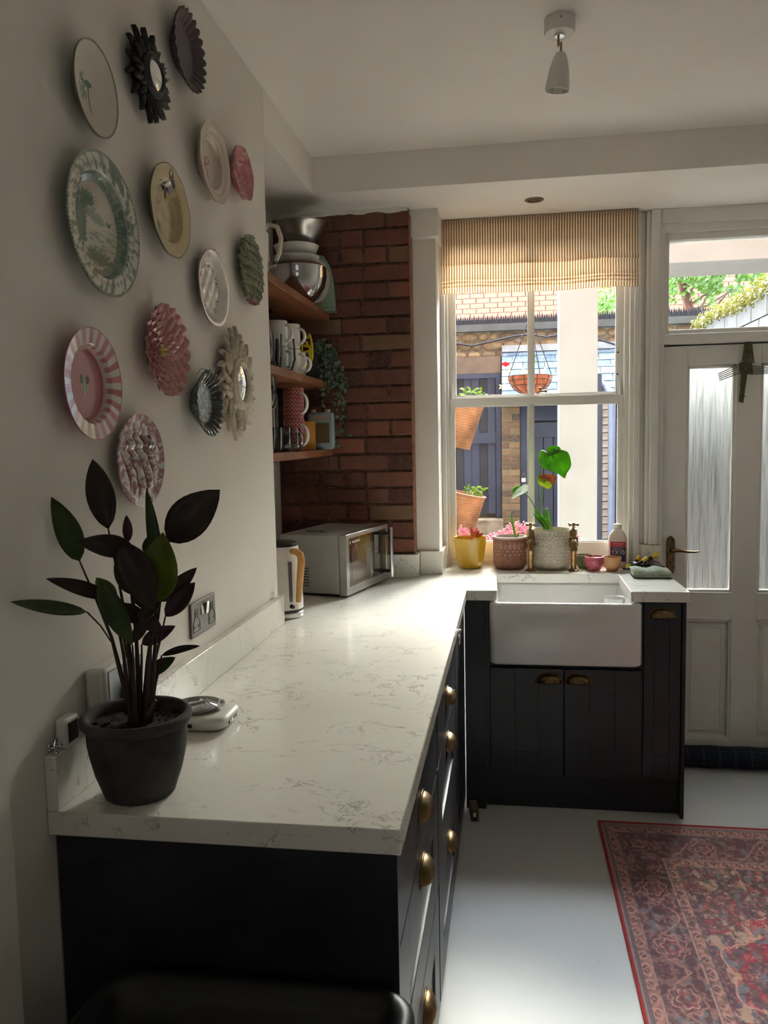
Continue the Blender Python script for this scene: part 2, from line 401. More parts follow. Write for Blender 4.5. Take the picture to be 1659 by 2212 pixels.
# ================================================================== CABINETS
def shaker(mb, u0, u1, z0, z1, th=.02, m=.10, rec=.006, axis='x', f=0, mt=None):
    # frame front lies at coordinate f; axis 'x' faces +x (u = y), axis 'y' faces -y (u = x)
    mt = mt or m
    def bx(a, b, c, d, d0, d1):
        if axis == 'x': mb.box(f-d1, f-d0, a, b, c, d)
        else: mb.box(a, b, f+d0, f+d1, c, d)
    bx(u0, u0+m, z0, z1, 0, th); bx(u1-m, u1, z0, z1, 0, th); bx(u0+m, u1-m, z0, z0+mt, 0, th); bx(u0+m, u1-m, z1-mt, z1, 0, th)
    bx(u0+m, u1-m, z0+mt, z1-mt, rec, th)
    return mb
def cup(parent, loc, rz, label=None, w_=.048, mat=None):
    mb = MB(); P = []
    for i in range(17):
        th = PI*i/16; P.append([(w_*math.cos(th), -.026*math.sin(th)**.8*math.cos(ph)-.001, .036*math.sin(th)**.8*math.sin(ph)-.018) for ph in [PI/2*k/8 for k in range(9)]])
    mb.grid(P)
    P = []
    for i in range(17):
        th = PI*i/16; P.append([((w_+.007*q)*math.cos(th), -.0015-.001*(1-q), (.036+.006*q)*math.sin(th)**.85-.018-.002*q) for q in (0, 1)])
    mb.grid(P)
    for s_ in (-1, 1): mb.ball((s_*(w_+.004), -.002, -.016), .005, 8, (1, .4, 1))
    return obj('cup_handle', mb, mat or brass_m, parent, solid=.0018, loc=loc, rotz=rz)
FX = .590
def drawer_unit(label, y0, y1, end=False):
    t = thing('drawer_cabinet', label, 'cabinet', (0, 0, 0))
    car = MB(); car.box(.02, FX-.022, y0+.002, y1-.002, .075, HZ-.043); obj('carcass', car, navyin_m, t)
    kk = MB().box(.05, FX-.010, y0+(.019 if end else 0), y1, .001, .074); obj('plinth', kk, navy_m, t)
    for z0, z1, m, hz in ((.703, .872, .1, .790), (.405, .697, .1, .655), (.078, .399, .1, .352)):
        mb = MB(); g = .0025
        if z0 > .7: mb.box(FX-.02, FX, y0+.02+g, y1-g, z0, z1)
        else: shaker(mb, y0+.02+g, y1-g, z0, z1, m=.115, axis='x', f=FX, mt=.1)
        d = obj('drawer', mb, navy_m, t, bevel=.0015)
        cup(d, (FX, (y0+y1)/2, hz), PI/2)
    return t
u1 = drawer_unit('near three-drawer charcoal cabinet with brass cup handles beside the bin', .02, .74, True)
obj('end_panel', B(.003, FX+.001, .0, .018, .001, HZ-.043), navy_m, u1, loc=(0, .02, 0), bevel=.001)
drawer_unit('far three-drawer charcoal cabinet with brass cup handles, next to the corner cupboard', .74, 1.44)
t = thing('corner_cupboard', 'tall charcoal corner cupboard front with a silver drop ring, below the worktop bend', 'cabinet')
obj('carcass', B(.02, FX-.022, 1.442, 2.05, .075, HZ-.043), navyin_m, t)
obj('plinth', B(.05, FX-.01, 1.441, 2.05, .001, .074), navy_m, t)
dd = obj('door', shaker(MB(), 1.463, 2.0, .078, .872, m=.09, axis='x', f=FX), navy_m, t, bevel=.0015)
rg = MB(); hy = at(1001, 1377, 0, FX+.03)
rg.tube([(FX+.001, hy.y, hy.z+.02), (FX+.016, hy.y, hy.z+.02)], .006, 10); rg.ball((FX+.018, hy.y, hy.z+.02), .008, 10)
rg.tube([(FX+.016, hy.y+a, hy.z+b) for a, b in ((-.022, .012), (-.026, -.018), (0, -.022), (.026, -.018), (.022, .012), (0, .016), (-.022, .012))], .003, 8)
obj('ring_pull', rg, chrome_m, dd)
# sink run
YS = 2.043
t = thing('sink_cabinet', 'charcoal double-door cupboard with brass cup handles under the white sink', 'cabinet')
obj('carcass', B(.60, 1.286, YS+.022, 2.40, .16, .60), navyin_m, t)
pst = MB(); pst.box(FX+.001, .672, YS-.002, YS+.3, .001, HZ-.043); obj('filler_strip', B(.6725, .690, YS+.006, YS+.3, .15, HZ-.043), navy_m, t); obj('filler_strip', B(1.2865, 1.292, YS+.006, YS+.3, .15, HZ-.043), navy_m, t)
obj('corner_post', pst, navy_m, t, bevel=.001)
obj('plinth', B(.672, 1.437, YS+.04, YS+.06, .001, .150), navy_m, t)
obj('under_sink_rail', B(.672, 1.292, YS+.02, YS+.05, .598, .612), navy_m, t)
for (a, b, hx) in ((.692, .9845, .929), (.9885, 1.2855, 1.043)):
    d = obj('door', MB(), navy_m, t) if 0 else obj('door', shaker(MB(), a, b, .152, .598, m=.098, axis='y', f=YS, mt=.097, rec=.003), navy_m, t, bevel=.0012)
    cup(d, (hx, YS, .560), 0)
t = thing('narrow_pullout_cabinet', 'narrow charcoal pull-out cupboard with one brass cup handle, right of the sink', 'cabinet')
obj('carcass', B(1.295, 1.436, YS+.022, 2.60, .15, HZ-.043), navyin_m, t)
d = obj('door', shaker(MB(), 1.2945, 1.4345, .155, .872, m=.04, axis='y', f=YS, mt=.10, rec=.003), navy_m, t, bevel=.0012)
cup(d, (1.363, YS, .832), 0)
obj('end_panel', B(1.438, 1.452, YS-.008, 2.62, .001, HZ-.043), navy_m, t, bevel=.001)

# sink
t = thing('butler_sink', 'white glazed butler sink with a deep apron front, under the window', 'sink', (.987, 2.2, .62))
def rrect(x0, x1, y0, y1, r, n=6):
    out = []
    for cx, cy, a0 in ((x1-r, y1-r, 0), (x0+r, y1-r, PI/2), (x0+r, y0+r, PI), (x1-r, y0+r, 1.5*PI)):
        for k in range(n+1): a = a0+PI/2*k/n; out.append((cx+r*math.cos(a), cy+r*math.sin(a)))
    return out
loops = []
def ring(ins, z, r): return [(x, y, z) for x, y in rrect(-.2955+ins, .2955-ins, -.200+ins, .265-ins, r)]
for ins, z, r in ((.05, 0, .02), (.012, .001, .022), (.004, .006, .024), (0, .014, .026), (0, .243, .026), (.002, .250, .024), (.007, .2535, .022), (.022, .2535, .02), (.027, .250, .02), (.030, .243, .02), (.036, .05, .03), (.05, .034, .04), (.09, .03, .04)):
    loops.append(ring(ins, z, r))
mb = MB().grid(loops, closev=True); m_ = len(loops[0]); mb.face(list(range(m_))); mb.face([(len(loops)-1)*m_+k for k in range(m_)])
obj('basin', mb, white_m, t, angle=60)
obj('waste', MB().lathe([(0, .034), (.03, .034), (.036, .032), (.036, .030)], 24), chrome_m, t)
# white mugs in the sink
def mug(name, label, loc, r, h, mat, rz=0, group=None, handle=True, hm=None, taper=1.0, foot=.9):
    t = thing(name, label, 'mug', loc, rz, group)
    obj('body', MB().lathe([(0, .004), (r*foot*.92, .004), (r*foot, 0), (r*foot, .002), (r*.99, h*.15), (r*taper, h-.002), (r*taper-.001, h), (r*taper-.003, h-.001), (r*.94-.002, h*.15), (r*.8, .008), (0, .008)], 36), mat, t)
    if handle:
        pth = [(r*.93+(r*.75)*math.sin(a), 0, h*.5+h*.32*math.cos(a)) for a in [PI*k/12 for k in range(13)]]
        mb = MB().tube(pth, .0052, 8); mb.v = [(x, y*1.5, z) for x, y, z in mb.v]
        obj('handle', mb, hm or mat, t)
    return t
mug('mug', 'white mug standing in the sink, its handle showing at the right end', (1.215, 2.30, .652), .045, .19, white_m, -PI*.7)

# ================================================================== WINDOW
win = setting('window_1', (.9, 2.67, HZ))
def wbx(name, x0, x1, y0, y1, z0, z1, m=gloss_m, bev=.002, par=None): return obj(name, B(x0-.9, x1-.9, y0-2.67, y1-2.67, z0-HZ, z1-HZ), m, par or win, bevel=bev)
fr = MB()
def fb(x0, x1, y0, y1, z0, z1): fr.box(x0-.9, x1-.9, y0-2.67, y1-2.67, z0-HZ, z1-HZ)
fb(.463, .482, 2.60, 2.775, HZ+.001, SZ); fb(.482, .492, 2.655, 2.775, HZ+.001, SZ)
fb(1.300, 1.318, 2.68, 2.775, HZ+.001, SZ); fb(1.318, 1.335, 2.640, 2.745, HZ+.001, SZ); fb(1.335, 1.362, 2.620, 2.745, HZ+.001, SZ)
fb(.463, 1.36, 2.69, 2.775, 2.505, SZ+.14)
fb(.492, 1.30, 2.685, 2.775, HZ+.001, HZ+.022)
obj('frame', fr, gloss_m, win, bevel=.0015)
lo = MB()
def sash(mb, x0, x1, y0, y1, z0, z1, st, bot, top, bar0, bar1):
    f = lambda a, b, c, d, yy0=y0, yy1=y1: mb.box(a-.9, b-.9, yy0-2.67, yy1-2.67, c-HZ, d-HZ)
    f(x0, x0+st, z0, z1); f(x1-st, x1, z0, z1); f(x0+st, x1-st, z0, z0+bot); f(x0+st, x1-st, z1-top, z1); f(bar0, bar1, z0+bot, z1-top)
    g = .006  # moulding slips
    for a, b in ((x0+st, bar0), (bar1, x1-st)):
        for q in ((a, a+g, z0+bot, z1-top), (b-g, b, z0+bot, z1-top), (a, b, z0+bot, z0+bot+g), (a, b, z1-top-g, z1-top)): f(*q, y0+.010, y1)
sash(lo, .492, 1.300, 2.697, 2.728, .943, 1.716, .020, .085, .034, .867, .887)
ls = obj('lower_sash', lo, gloss_m, win, bevel=.0012)
hi = MB(); sash(hi, .492, 1.300, 2.733, 2.764, 1.680, 2.505, .026, .048, .04, .870, .890)
hs = obj('upper_sash', hi, gloss_m, win, bevel=.0012)
for (a, b, c, d, yy, p) in ((.511, .868, 1.026, 1.684, 2.713, ls), (.886, 1.281, 1.026, 1.684, 2.713, ls), (.517, .871, 1.727, 2.467, 2.749, hs), (.889, 1.275, 1.727, 2.467, 2.749, hs)):
    obj('pane', B(a-.9, b-.9, yy-2.67, yy-2.667, c-HZ, d-HZ), pane_m, p, smooth=False)
for xx in (.505, 1.287):  # sash horns
    mb = MB().tube([(xx-.9, .058, 1.70-HZ+.0), (xx-.9, .056, 1.745-HZ), (xx-.9+(.004 if xx < 1 else -.004), .056, 1.79-HZ)], [.008, .006, .002], 8); obj('sash_horn', mb, gloss_m, win)
lk = at(1172, 842, 1, 2.69); mb = MB(); mb.box(lk.x-.9-.018, lk.x-.9+.022, .03, .05, lk.z-HZ-.010, lk.z-HZ-.004); mb.ball((lk.x-.9-.01, .040, lk.z-HZ+.006), .008, 10); mb.tube([(lk.x-.9-.01, .04, lk.z-HZ-.004), (lk.x-.9+.02, .035, lk.z-HZ-.002)], .003, 8)
obj('sash_fastener', mb, tap_m, win)
for u, v_ in ((968, 777), (967, 822), (1335, 761), (1334, 808)):
    p = at(u, v_, 1, 2.732); obj('stop_screw', MB().lathe([(0, .002), (.004, .001), (.0045, 0)], 12, M=Matrix.Rotation(PI/2, 4, 'X')), black_m, win, loc=(p.x-.9, p.y-2.67, p.z-HZ))
# panelled jamb between window and door (stepped mouldings)
jb = MB()
for x0, x1, y0 in ((1.362, 1.384, 2.640), (1.384, 1.402, 2.620), (1.402, 1.440, 2.600), (1.440, 1.450, 2.612), (1.450, 1.466, 2.63)):
    jb.box(x0-.9, x1-.9, y0-2.67, .075, (1.028 if x0 < 1.45 else .0)-HZ, SZ-HZ)
jb.box(1.362-.9, 1.45-.9, 2.622-2.67, .075, -.0, .108)
obj('jamb_panelling', jb, gloss_m, win, bevel=.004)

# blind
bl = thing('roman_blind', 'beige ticking-striped roman blind gathered at the top of the window', 'blind', (.91, 2.58, SZ))
t = NT('ticking_stripe_fabric'); v = t.co('Object'); sx = t.add('SeparateXYZ'); t.link(v, sx.inputs[0])
fx = t.math('FRACT', t.math('MULTIPLY', sx.outputs[0], 1/.0117)); nn = t.noise(v, 400, 2)
c = t.ramp(fx, [(.0, (240, 230, 212)), (.46, (240, 228, 208)), (.54, (176, 138, 100)), (.86, (170, 132, 94)), (.94, (240, 228, 208))])
c = t.mix(t.math('MULTIPLY', nn, .2), c, (180, 150, 116)); t.base(c); t.b.inputs['Roughness'].default_value = .95
tl = t.add('BsdfTranslucent'); t.link(c, tl.inputs[0]); mx = t.add('MixShader'); mx.inputs[0].default_value = .62; t.link(t.b.outputs[0], mx.inputs[1]); t.link(tl.outputs[0], mx.inputs[2]); t.link(mx.outputs[0], t.out.inputs[0])
stripe_m = t.m
prof = [(0, -.002), (-.012, -.004), (0, -.03), (-.002, -.10), (-.006, -.17), (-.018, -.203), (-.022, -.208), (-.016, -.211), (-.004, -.205), (-.004, -.213), (-.008, -.24), (-.012, -.268), (-.018, -.276), (-.012, -.281), (-.013, -.284), (-.020, -.292), (-.013, -.297), (-.014, -.300), (-.021, -.308), (-.013, -.312), (-.012, -.330), (-.010, -.334)]
mb = MB(); P = []
x0, x1 = at(952, 475, 1, 2.575).x-.91, at(1379, 455, 1, 2.575).x-.91
for i in range(81):
    f = i/80; x = x0+(x1-x0)*f; sag = .003*math.sin(f*PI*3)+.002*math.sin(f*17)
    P.append([(x, y+.0015*math.sin(f*23+k), z*(1+.006*f)+(sag if k > 3 else 0)) for k, (y, z) in enumerate(prof)])
mb.grid(P); obj('fabric', mb, stripe_m, bl, solid=.0012)
obj('headrail', B(x0+.002, x1-.002, .006, .035, -.025, -.002), gloss_m, bl, bevel=.001)
ch = MB(); cx = at(1383, 700, 1, 2.578).x-.91
for s_ in (0, .012):
    for k in range(150 if s_ == 0 else 112): ch.ball((cx+s_*.6*(k < 100), -.006+s_, -.04-k*.0068), .0019, 6)
o = obj('bead_chain', ch, wplastic_m, bl); o['kind'] = 'stuff'

# ================================================================== DOOR AND FANLIGHT
dr = setting('door_1', (1.8, 2.67, 0))
XD = 2.20
def dbox(mb, x0, x1, y0, y1, z0, z1): mb.box(x0-1.8, x1-1.8, y0-2.67, y1-2.67, z0, z1)
fr = MB()
dbox(fr, 1.4505, 1.4625, 2.625, 2.745, .0, SZ); dbox(fr, XD+.003, XD+.07, 2.625, 2.745, 0, SZ)
dbox(fr, 1.4625, XD, 2.625, 2.745, 1.930, 1.975); dbox(fr, 1.4625, XD, 2.625, 2.745, 2.42, SZ); dbox(fr, 1.436, XD+.1, 2.612, 2.63, 2.455, SZ)
obj('door_frame', fr, gloss_m, dr, bevel=.002)
st = MB()
xs = [1.467, 1.572, 1.782, 1.888, 2.095, XD]
for a, b in ((0, 1), (2, 3), (4, 5)): dbox(st, xs[a], xs[b], 2.655, 2.70, .008, 1.922)
for a, b in ((1, 2), (3, 4)):
    dbox(st, xs[a], xs[b], 2.655, 2.70, 1.835, 1.922); dbox(st, xs[a], xs[b], 2.655, 2.70, .672, .800); dbox(st, xs[a], xs[b], 2.655, 2.70, .008, .105)
    for z0, z1 in ((.800, 1.835), (.105, .672)):   # bead mouldings
        for q in ((xs[a], xs[a]+.012, z0, z1), (xs[b]-.012, xs[b], z0, z1), (xs[a], xs[b], z0, z0+.012), (xs[a], xs[b], z1-.012, z1)):
            dbox(st, q[0], q[1], 2.663, 2.69, q[2], q[3])
leafd = obj('door_leaf', st, gloss_m, dr, bevel=.0025)
for a, b in ((1, 2), (3, 4)):
    x0, x1 = xs[a]+.012-1.8, xs[b]-.012-1.8
    mb = MB(); Lp = []
    for ins, y in ((0, .012), (.004, .016), (.028, .004), (.030, .006), (.5, .006)):
        ins2 = min(ins, (x1-x0)/2-.001)
        Lp.append([(x0+ins2, y, .117+ins), (x1-ins2, y, .117+ins), (x1-ins2, y, .660-ins), (x0+ins2, y, .660-ins)] if ins < .1 else [(x0+.03, .006, .147), (x1-.03, .006, .147), (x1-.03, .006, .63), (x0+.03, .006, .63)])
    mb.grid(Lp[:4], closev=True); n0 = len(mb.v); mb.v += Lp[4]; mb.face((n0, n0+1, n0+2, n0+3))
    obj('raised_panel', mb, gloss_m, dr, solid=.002)
    obj('obscure_pane', B(x0-.004, x1+.004, .010, .014, .808, 1.827), obscure_m, dr, smooth=False)
obj('weather_seal', B(1.4625-1.8, 1.4672-1.8, .0, .03, .01, 1.9295), black_m, dr); obj('weather_seal', B(1.4625-1.8, XD-1.8, .0, .03, 1.9215, 1.9302), black_m, dr)  # black strips added in place of the shaded gap round the door
# fanlight
fl = MB(); dbox(fl, 1.463, 1.486, 2.645, 2.72, 1.975, 2.42); dbox(fl, XD-.026, XD, 2.645, 2.72, 1.975, 2.42); dbox(fl, 1.486, XD-.026, 2.645, 2.72, 1.975, 1.996); dbox(fl, 1.486, XD-.026, 2.645, 2.72, 2.388, 2.42)
obj('fanlight_frame', fl, gloss_m, dr, bevel=.003)
obj('fanlight_pane', B(1.486-1.8, XD-.026-1.8, .01, .013, 1.996, 2.388), pane_m, dr, smooth=False)
# lever handle
hp = at(1448, 1200, 1, 2.652); hx, hz = hp.x-1.8, hp.z
pl_ = MB(); out = []
for k in range(28):
    a = 2*PI*k/28; x = .0185*max(-1, min(1, 1.25*math.cos(a))); z = .092*math.sin(a); z = z if abs(math.sin(a)) > .86 else (.082 if z > 0 else -.082)*min(1, abs(math.sin(a))*1.3)
    out.append((x, z))
P = [[(hx+x*s, y, hz+z*s) for x, z in out] for s, y in ((1, -.015), (1, -.021), (.92, -.0225), (.0, -.0225))]
pl_.grid(P, closev=True); hb = obj('handle_plate', pl_, brass_m, dr)
lv = MB(); lz = at(1460, 1190, 1, 2.63).z
lv.lathe([(.013, 0), (.013, .004), (.009, .006), (.008, .03)], 20, c=(hx+.004, -.022, lz), M=Matrix.Rotation(PI/2, 4, 'X'))
lv.tube([(hx+.002, -.050, lz), (hx+.02, -.052, lz+.004), (hx+.045, -.052, lz+.002), (hx+.07, -.052, lz-.003), (hx+.10, -.052, lz-.004), (hx+.118, -.052, lz-.001)], [.009, .009, .007, .0055, .0045, .004], 12)
obj('lever', lv, brass_m, dr)
kh = MB().lathe([(0, .0), (.0045, 0)], 16, c=(hx, -.0232, hz-.03), M=Matrix.Rotation(PI/2, 4, 'X')); kh.box(hx-.002, hx+.002, -.0235, -.0232, hz-.045, hz-.03)
obj('keyhole', kh, black_m, dr)
for dz in (.080, -.080):
    for dx in (-.008, .008): obj('screw', MB().ball((hx+dx, -.0222, hz+dz), .0022, 8), black_m, dr)

# outer wall around window/door above/below and to the right
ow = MB(); ow.box(XD+.07, XR+.34, 2.67, 2.80, -.1, CZ); ow.box(.355, 1.45, 2.71, 2.80, -.1, HZ-.045)
struct('wall_rear', ow, wall_m)

# ================================================================== FLOOR ITEMS: rug, draught excluder, bait box, bin
def make_rug():
    x0, x1, y0, y1 = 1.113, 2.30, .16, 1.975; st_ = .0033
    nx, ny = int((x1-x0)/st_)+1, int((y1-y0)/st_)+1
    X, Y = np.meshgrid(np.linspace(0, x1-x0, nx), np.linspace(0, y1-y0, ny), indexing='ij')
    W_, H_ = 1.60, y1-y0; X = X.ravel(); Y = Y.ravel()
    # quarter symmetric coordinates measured from the far-left corner
    A = np.minimum(X, W_-X); Bq = np.minimum(H_-Y, Y)*.74; d = np.minimum(A, Bq)
    s = np.where(A < Bq, Bq, A)   # run along the border
    p = Paint(len(X), (112, 74, 82))
    wob = fbm(X*90, Y*90, 3)
    def line(a, wdt): return 1-sst(wdt*.5, wdt*1.0, np.abs(d-a))
    # field
    fld = d > .232
    U, V = A*1.0, Bq*1.0
    f1 = fbm(U*44, V*44, 11, 3); f2 = fbm(U*46+7, V*46, 21, 3); f3 = fbm(U*60, V*60+3, 31, 3)
    p.put((92, 74, 88), fld*sst(.45, .5, fbm(U*9, V*9, 5)))
    p.put((178, 60, 72), fld*sst(.60, .63, f3)*.8)
    p.put((104, 116, 126), fld*sst(.62, .65, f2)*.85)
    p.put((196, 164, 140), fld*sst(.60, .63, f1)*.9)
    p.put((188, 140, 124), fld*(1-sst(.008, .016, np.abs(fbm(U*26, V*26, 41, 3)-.5))))
    # medallion
    cx_, cy_ = W_/2, H_/2; mx_ = np.abs(X-cx_)/(.55); my = np.abs(Y-cy_)/(.62)
    q = mx_+my+.07*np.sin(np.arctan2(my, mx_+1e-6)*14)+.04*np.sin(np.arctan2(my, mx_+1e-6)*30)
    q = (mx_**1.25+my**1.25)**(1/1.25)+.055*np.cos(np.arctan2(my, mx_+1e-6)*18)
    med = 1-sst(.995, 1.0, q)
    p.put((176, 42, 64), med)
    p.put((110, 84, 92), med*sst(.60, .62, fbm(U*38, V*38, 61, 3)))
    p.put((206, 160, 136), med*sst(.63, .66, fbm(U*48, V*48, 71, 3)))
    p.put((214, 160, 138), med*(1-sst(.006, .014, np.abs(fbm(U*22, V*22, 81, 2)-.5)))*.8)
    p.put((118, 128, 140), med*sst(.66, .69, fbm(U*44, V*44, 91, 3)))
    p.put((222, 160, 140), (1-sst(.006, .012, np.abs(q-1+.01*np.sin(U*150))))*fld)
    # main border vines and rosettes
    mbd = (d > .066)*(d < .196)
    p.put((98, 62, 70), mbd*1.0)
    p.put((196, 140, 130), mbd*(1-sst(.006, .014, np.abs(fbm(U*24+4, V*24, 101, 2)-.5)))*.9)
    p.put((150, 110, 112), mbd*sst(.60, .63, fbm(U*36, V*36, 111, 3))*.9)
    p.put((118, 126, 132), mbd*sst(.66, .69, fbm(U*30, V*30, 121, 3))*.8)
    per = .235; ds = (s % per)-per/2; dd_ = d-.131; rr = np.hypot(ds, dd_); an = np.arctan2(dd_, ds)
    ok = mbd*(s > .12)
    p.put((104, 66, 76), ok*.6*(1-sst(.043, .046, rr+.005*np.cos(an*8))))
    p.put((200, 146, 132), ok*(1-sst(.0012, .003, np.abs(rr+.005*np.cos(an*8)-.045))))
    p.put((158, 70, 82), ok*.75*(1-sst(.028, .03, rr+.004*np.cos(an*6))))
    p.put((208, 172, 150), ok*(1-sst(.0012, .003, np.abs(rr+.004*np.cos(an*6+1)-.028))))
    p.put((122, 130, 142), ok*(1-sst(.009, .012, rr)))
    z_ = .058*np.sin(s*2*PI/per+PI/2); p.put((196, 142, 130), ok*(1-sst(.0012, .0028, np.abs(d-.131-z_*.9)*.6))*(rr > .05))
    # guard borders
    for g0, g1 in ((.020, .060), (.200, .232)):
        gb = (d > g0)*(d < g1); gc = (g0+g1)/2; p.put((158, 112, 108), gb*1.0)
        e = (s % .043)-.0215; r2 = np.hypot(e, d-gc)
        p.put((206, 152, 136), gb*(1-sst(.002, .004, np.abs(r2-.0135)))); p.put((92, 66, 76), gb*(1-sst(.007, .009, r2)))
        p.put((206, 152, 136), gb*(1-sst(.0015, .003, np.abs((d-gc)-.010*np.sin(s*146)))))
        for q0 in (g0, g1): p.put((198, 156, 142), line(q0, .003)); p.put((92, 92, 104), line(q0+.005, .0028))
    p.put((120, 104, 108), (d < .020)*1.0); p.put((186, 160, 150), line(.014, .0025)); p.put((154, 40, 46), (d < .0085)*1.0)
    p.put((184, 134, 124), (d > .03)*sst(.60, .65, fbm(U*78, V*78, 131, 3))*.55); p.put((66, 50, 62), (d > .03)*sst(.61, .66, fbm(U*70+9, V*70, 141, 3))*.6)
    p.put((150, 96, 98), np.ones(len(X))*.16)
    p.c *= (.80+.40*wob)[:, None]
    mb = MB(); Z = .006+.0008*fbm(X*60, Y*60, 5)
    Z[(d < .003)] = .0015
    mb.v = np.column_stack([X+x0, Y+y0, Z]).tolist()
    idx = np.arange(nx*ny).reshape(nx, ny)
    mb.f = np.stack([idx[:-1, :-1], idx[1:, :-1], idx[1:, 1:], idx[:-1, 1:]], -1).reshape(-1, 4).tolist(); mb.mi = [0]*len(mb.f); mb.cols = p.rgba()
    m = NT('rug_pile'); a = m.add('VertexColor'); a.layer_name = 'Col'; m.base(a.outputs[0]); m.b.inputs['Roughness'].default_value = .95; m.b.inputs['Sheen Weight'].default_value = .25
    v = m.co('Object', (1, .25, 1)); m.bump(m.noise(v, 600, 2), .5, .002)
    o = obj('rug', mb, m.m); tag(o, 'faded red and plum oriental rug with floral borders on the pale floor', 'rug')
    bd = MB()
    bd.box(x0-.001, x0+.007, y0, y1, .0005, .0085); bd.box(x0, x1, y1-.007, y1+.001, .0005, .0085)
    b = obj('bound_edge', bd, plain('rug_binding', (170, 36, 36), .9, var=.25, scale=300), o, bevel=.002); b['label'] = 'bright red stitched binding'
make_rug()
de = thing('draught_excluder', 'navy windowpane-check draught excluder lying along the foot of the door', 'draught excluder', (1.95, 2.572, .052))
t = NT('navy_windowpane_check'); v = t.co('Object'); s3 = t.add('SeparateXYZ'); t.link(v, s3.inputs[0])
fx = t.math('FRACT', t.math('MULTIPLY', s3.outputs[0], 14.5)); fy = t.math('FRACT', t.math('MULTIPLY', t.math('ARCTAN2', s3.outputs[1], s3.outputs[2]), 5/(2*PI)))
l1 = t.math('LESS_THAN', t.math('ABSOLUTE', t.math('SUBTRACT', fx, .5)), .025); l2 = t.math('LESS_THAN', t.math('ABSOLUTE', t.math('SUBTRACT', fy, .5)), .02)
t.base(t.mix(t.math('MULTIPLY', t.math('MAXIMUM', l1, l2), .3), (24, 30, 46), (100, 110, 126))); t.b.inputs['Roughness'].default_value = .95
t.bump(t.noise(v, 60), .5, .003)
mb = MB(); pr_ = [(0, -.45)]+[(.050*(1-max(0, abs(z)-.41)/.08)**.5+.0015*math.sin(z*40), z) for z in [-.44+.02*k for k in range(45)]]+[(0, .45)]
mb.lathe(pr_, 28, M=Matrix.Rotation(PI/2, 4, 'Y')); obj('cover', mb, t.m, de)
bx_ = thing('cardboard_box', 'small navy and tan cardboard box on the floor by the cabinet plinth', 'box', (.612, 1.965, 0), .15)
obj('carton', B(0, .028, -.045, .045, .001, .05), plain('box_tan', (120, 96, 66), .7), bx_, bevel=.001)
obj('printed_panel', B(-.003, -.0, -.045, .045, .001, .05), plain('box_navy', (34, 38, 48), .5), bx_)
obj('printed_panel', B(.002, .022, -.0465, -.0455, .004, .046), plain('box_navy', (34, 38, 48), .5), bx_)
obj('printed_panel', B(.005, .016, -.0475, -.0466, .022, .040), wplastic_m, bx_)['label'] = 'white printed patch'
# bin
bn = thing('waste_bin', 'black rounded-corner kitchen bin in front of the near cabinet end', 'bin', (.363, -.20, 0))
def loopz(x0, x1, y0, y1, r, z): return [(x, y, z) for x, y in rrect(x0, x1, y0, y1, r, 8)]
mb = MB(); A_ = [loopz(-.235, .235, -.16, .165, .05, .001), loopz(-.25, .25, -.185, .185, .055, .56), loopz(-.252, .252, -.187, .188, .056, .60)]
mb.grid(A_, closev=True); mb.face(list(range(len(A_[0])))); obj('bucket', mb, rubber_m, bn)
mb = MB(); S = [(-.010, .595, .06), (-.013, .61, .062), (-.013, .640, .064), (-.010, .653, .062), (-.002, .660, .06), (.008, .660, .055), (.018, .654, .05), (.030, .636, .04), (.034, .628, .04), (.10, .625, .03)]
Lp = [loopz(-.25+i, .25-i, -.19+i, .19-i, r, z) for i, z, r in S]
mb.grid(Lp, closev=True); mb.face([(len(Lp)-1)*len(Lp[0])+k for k in range(len(Lp[0]))]); obj('lid', mb, plain('bin_lid_black', (30, 32, 34), .45, var=.05), bn, angle=60)

# ================================================================== PLATES ON THE LEFT WALL
def polar(fn_x, fn_paint, W2, H2, nr=56, na=176, edge=None, back=.012, thick=.004):
    """disc in (u right=+y, v up=+z), x = height from the wall"""
    r = np.linspace(0, 1, nr+1)[:, None]; a = np.linspace(0, 2*PI, na, endpoint=False)[None, :]
    Rr = np.repeat(r, na, 1); Aa = np.repeat(a, nr+1, 0)
    ed = np.ones_like(Rr) if edge is None else 1+(edge(Aa)-1)*sst(.55, 1, Rr)
    U = Rr*ed*np.cos(Aa); V = Rr*ed*np.sin(Aa)
    X = fn_x(Rr, Aa, U, V)
    rows = [np.stack([X, U*W2, V*H2], -1)]
    lastx = X[-1]; ue, ve = U[-1]*W2, V[-1]*H2
    rows = rows[0]
    extra = np.stack([np.stack([lastx-thick, ue*.995, ve*.995], -1), np.stack([np.minimum(lastx-thick, back+.004)*.5+.001, ue*.62, ve*.62], -1), np.stack([np.full(na, .001), ue*.5, ve*.5], -1)], 0)
    allr = np.concatenate([rows, extra], 0); n = allr.shape[0]
    mb = MB(); mb.v = allr.reshape(-1, 3).tolist()
    idx = np.arange(n*na).reshape(n, na); nx_ = np.roll(idx, -1, 1)
    mb.f = np.stack([idx[:-1], idx[1:], nx_[1:], nx_[:-1]], -1).reshape(-1, 4).tolist(); mb.mi = [0]*len(mb.f)
    rgb = fn_paint(Rr.ravel(), Aa.ravel(), U.ravel(), V.ravel())
    ex = np.tile(rgb[(nr)*na:(nr+1)*na], (3, 1)); mb.cols = np.vstack([rgb, ex]); return mb
plate_m = vcol('glazed_plate', .16, .35); relief_m = vcol('relief_glaze', .2, .35); matte_m = vcol('satin_glaze', .4, .15)
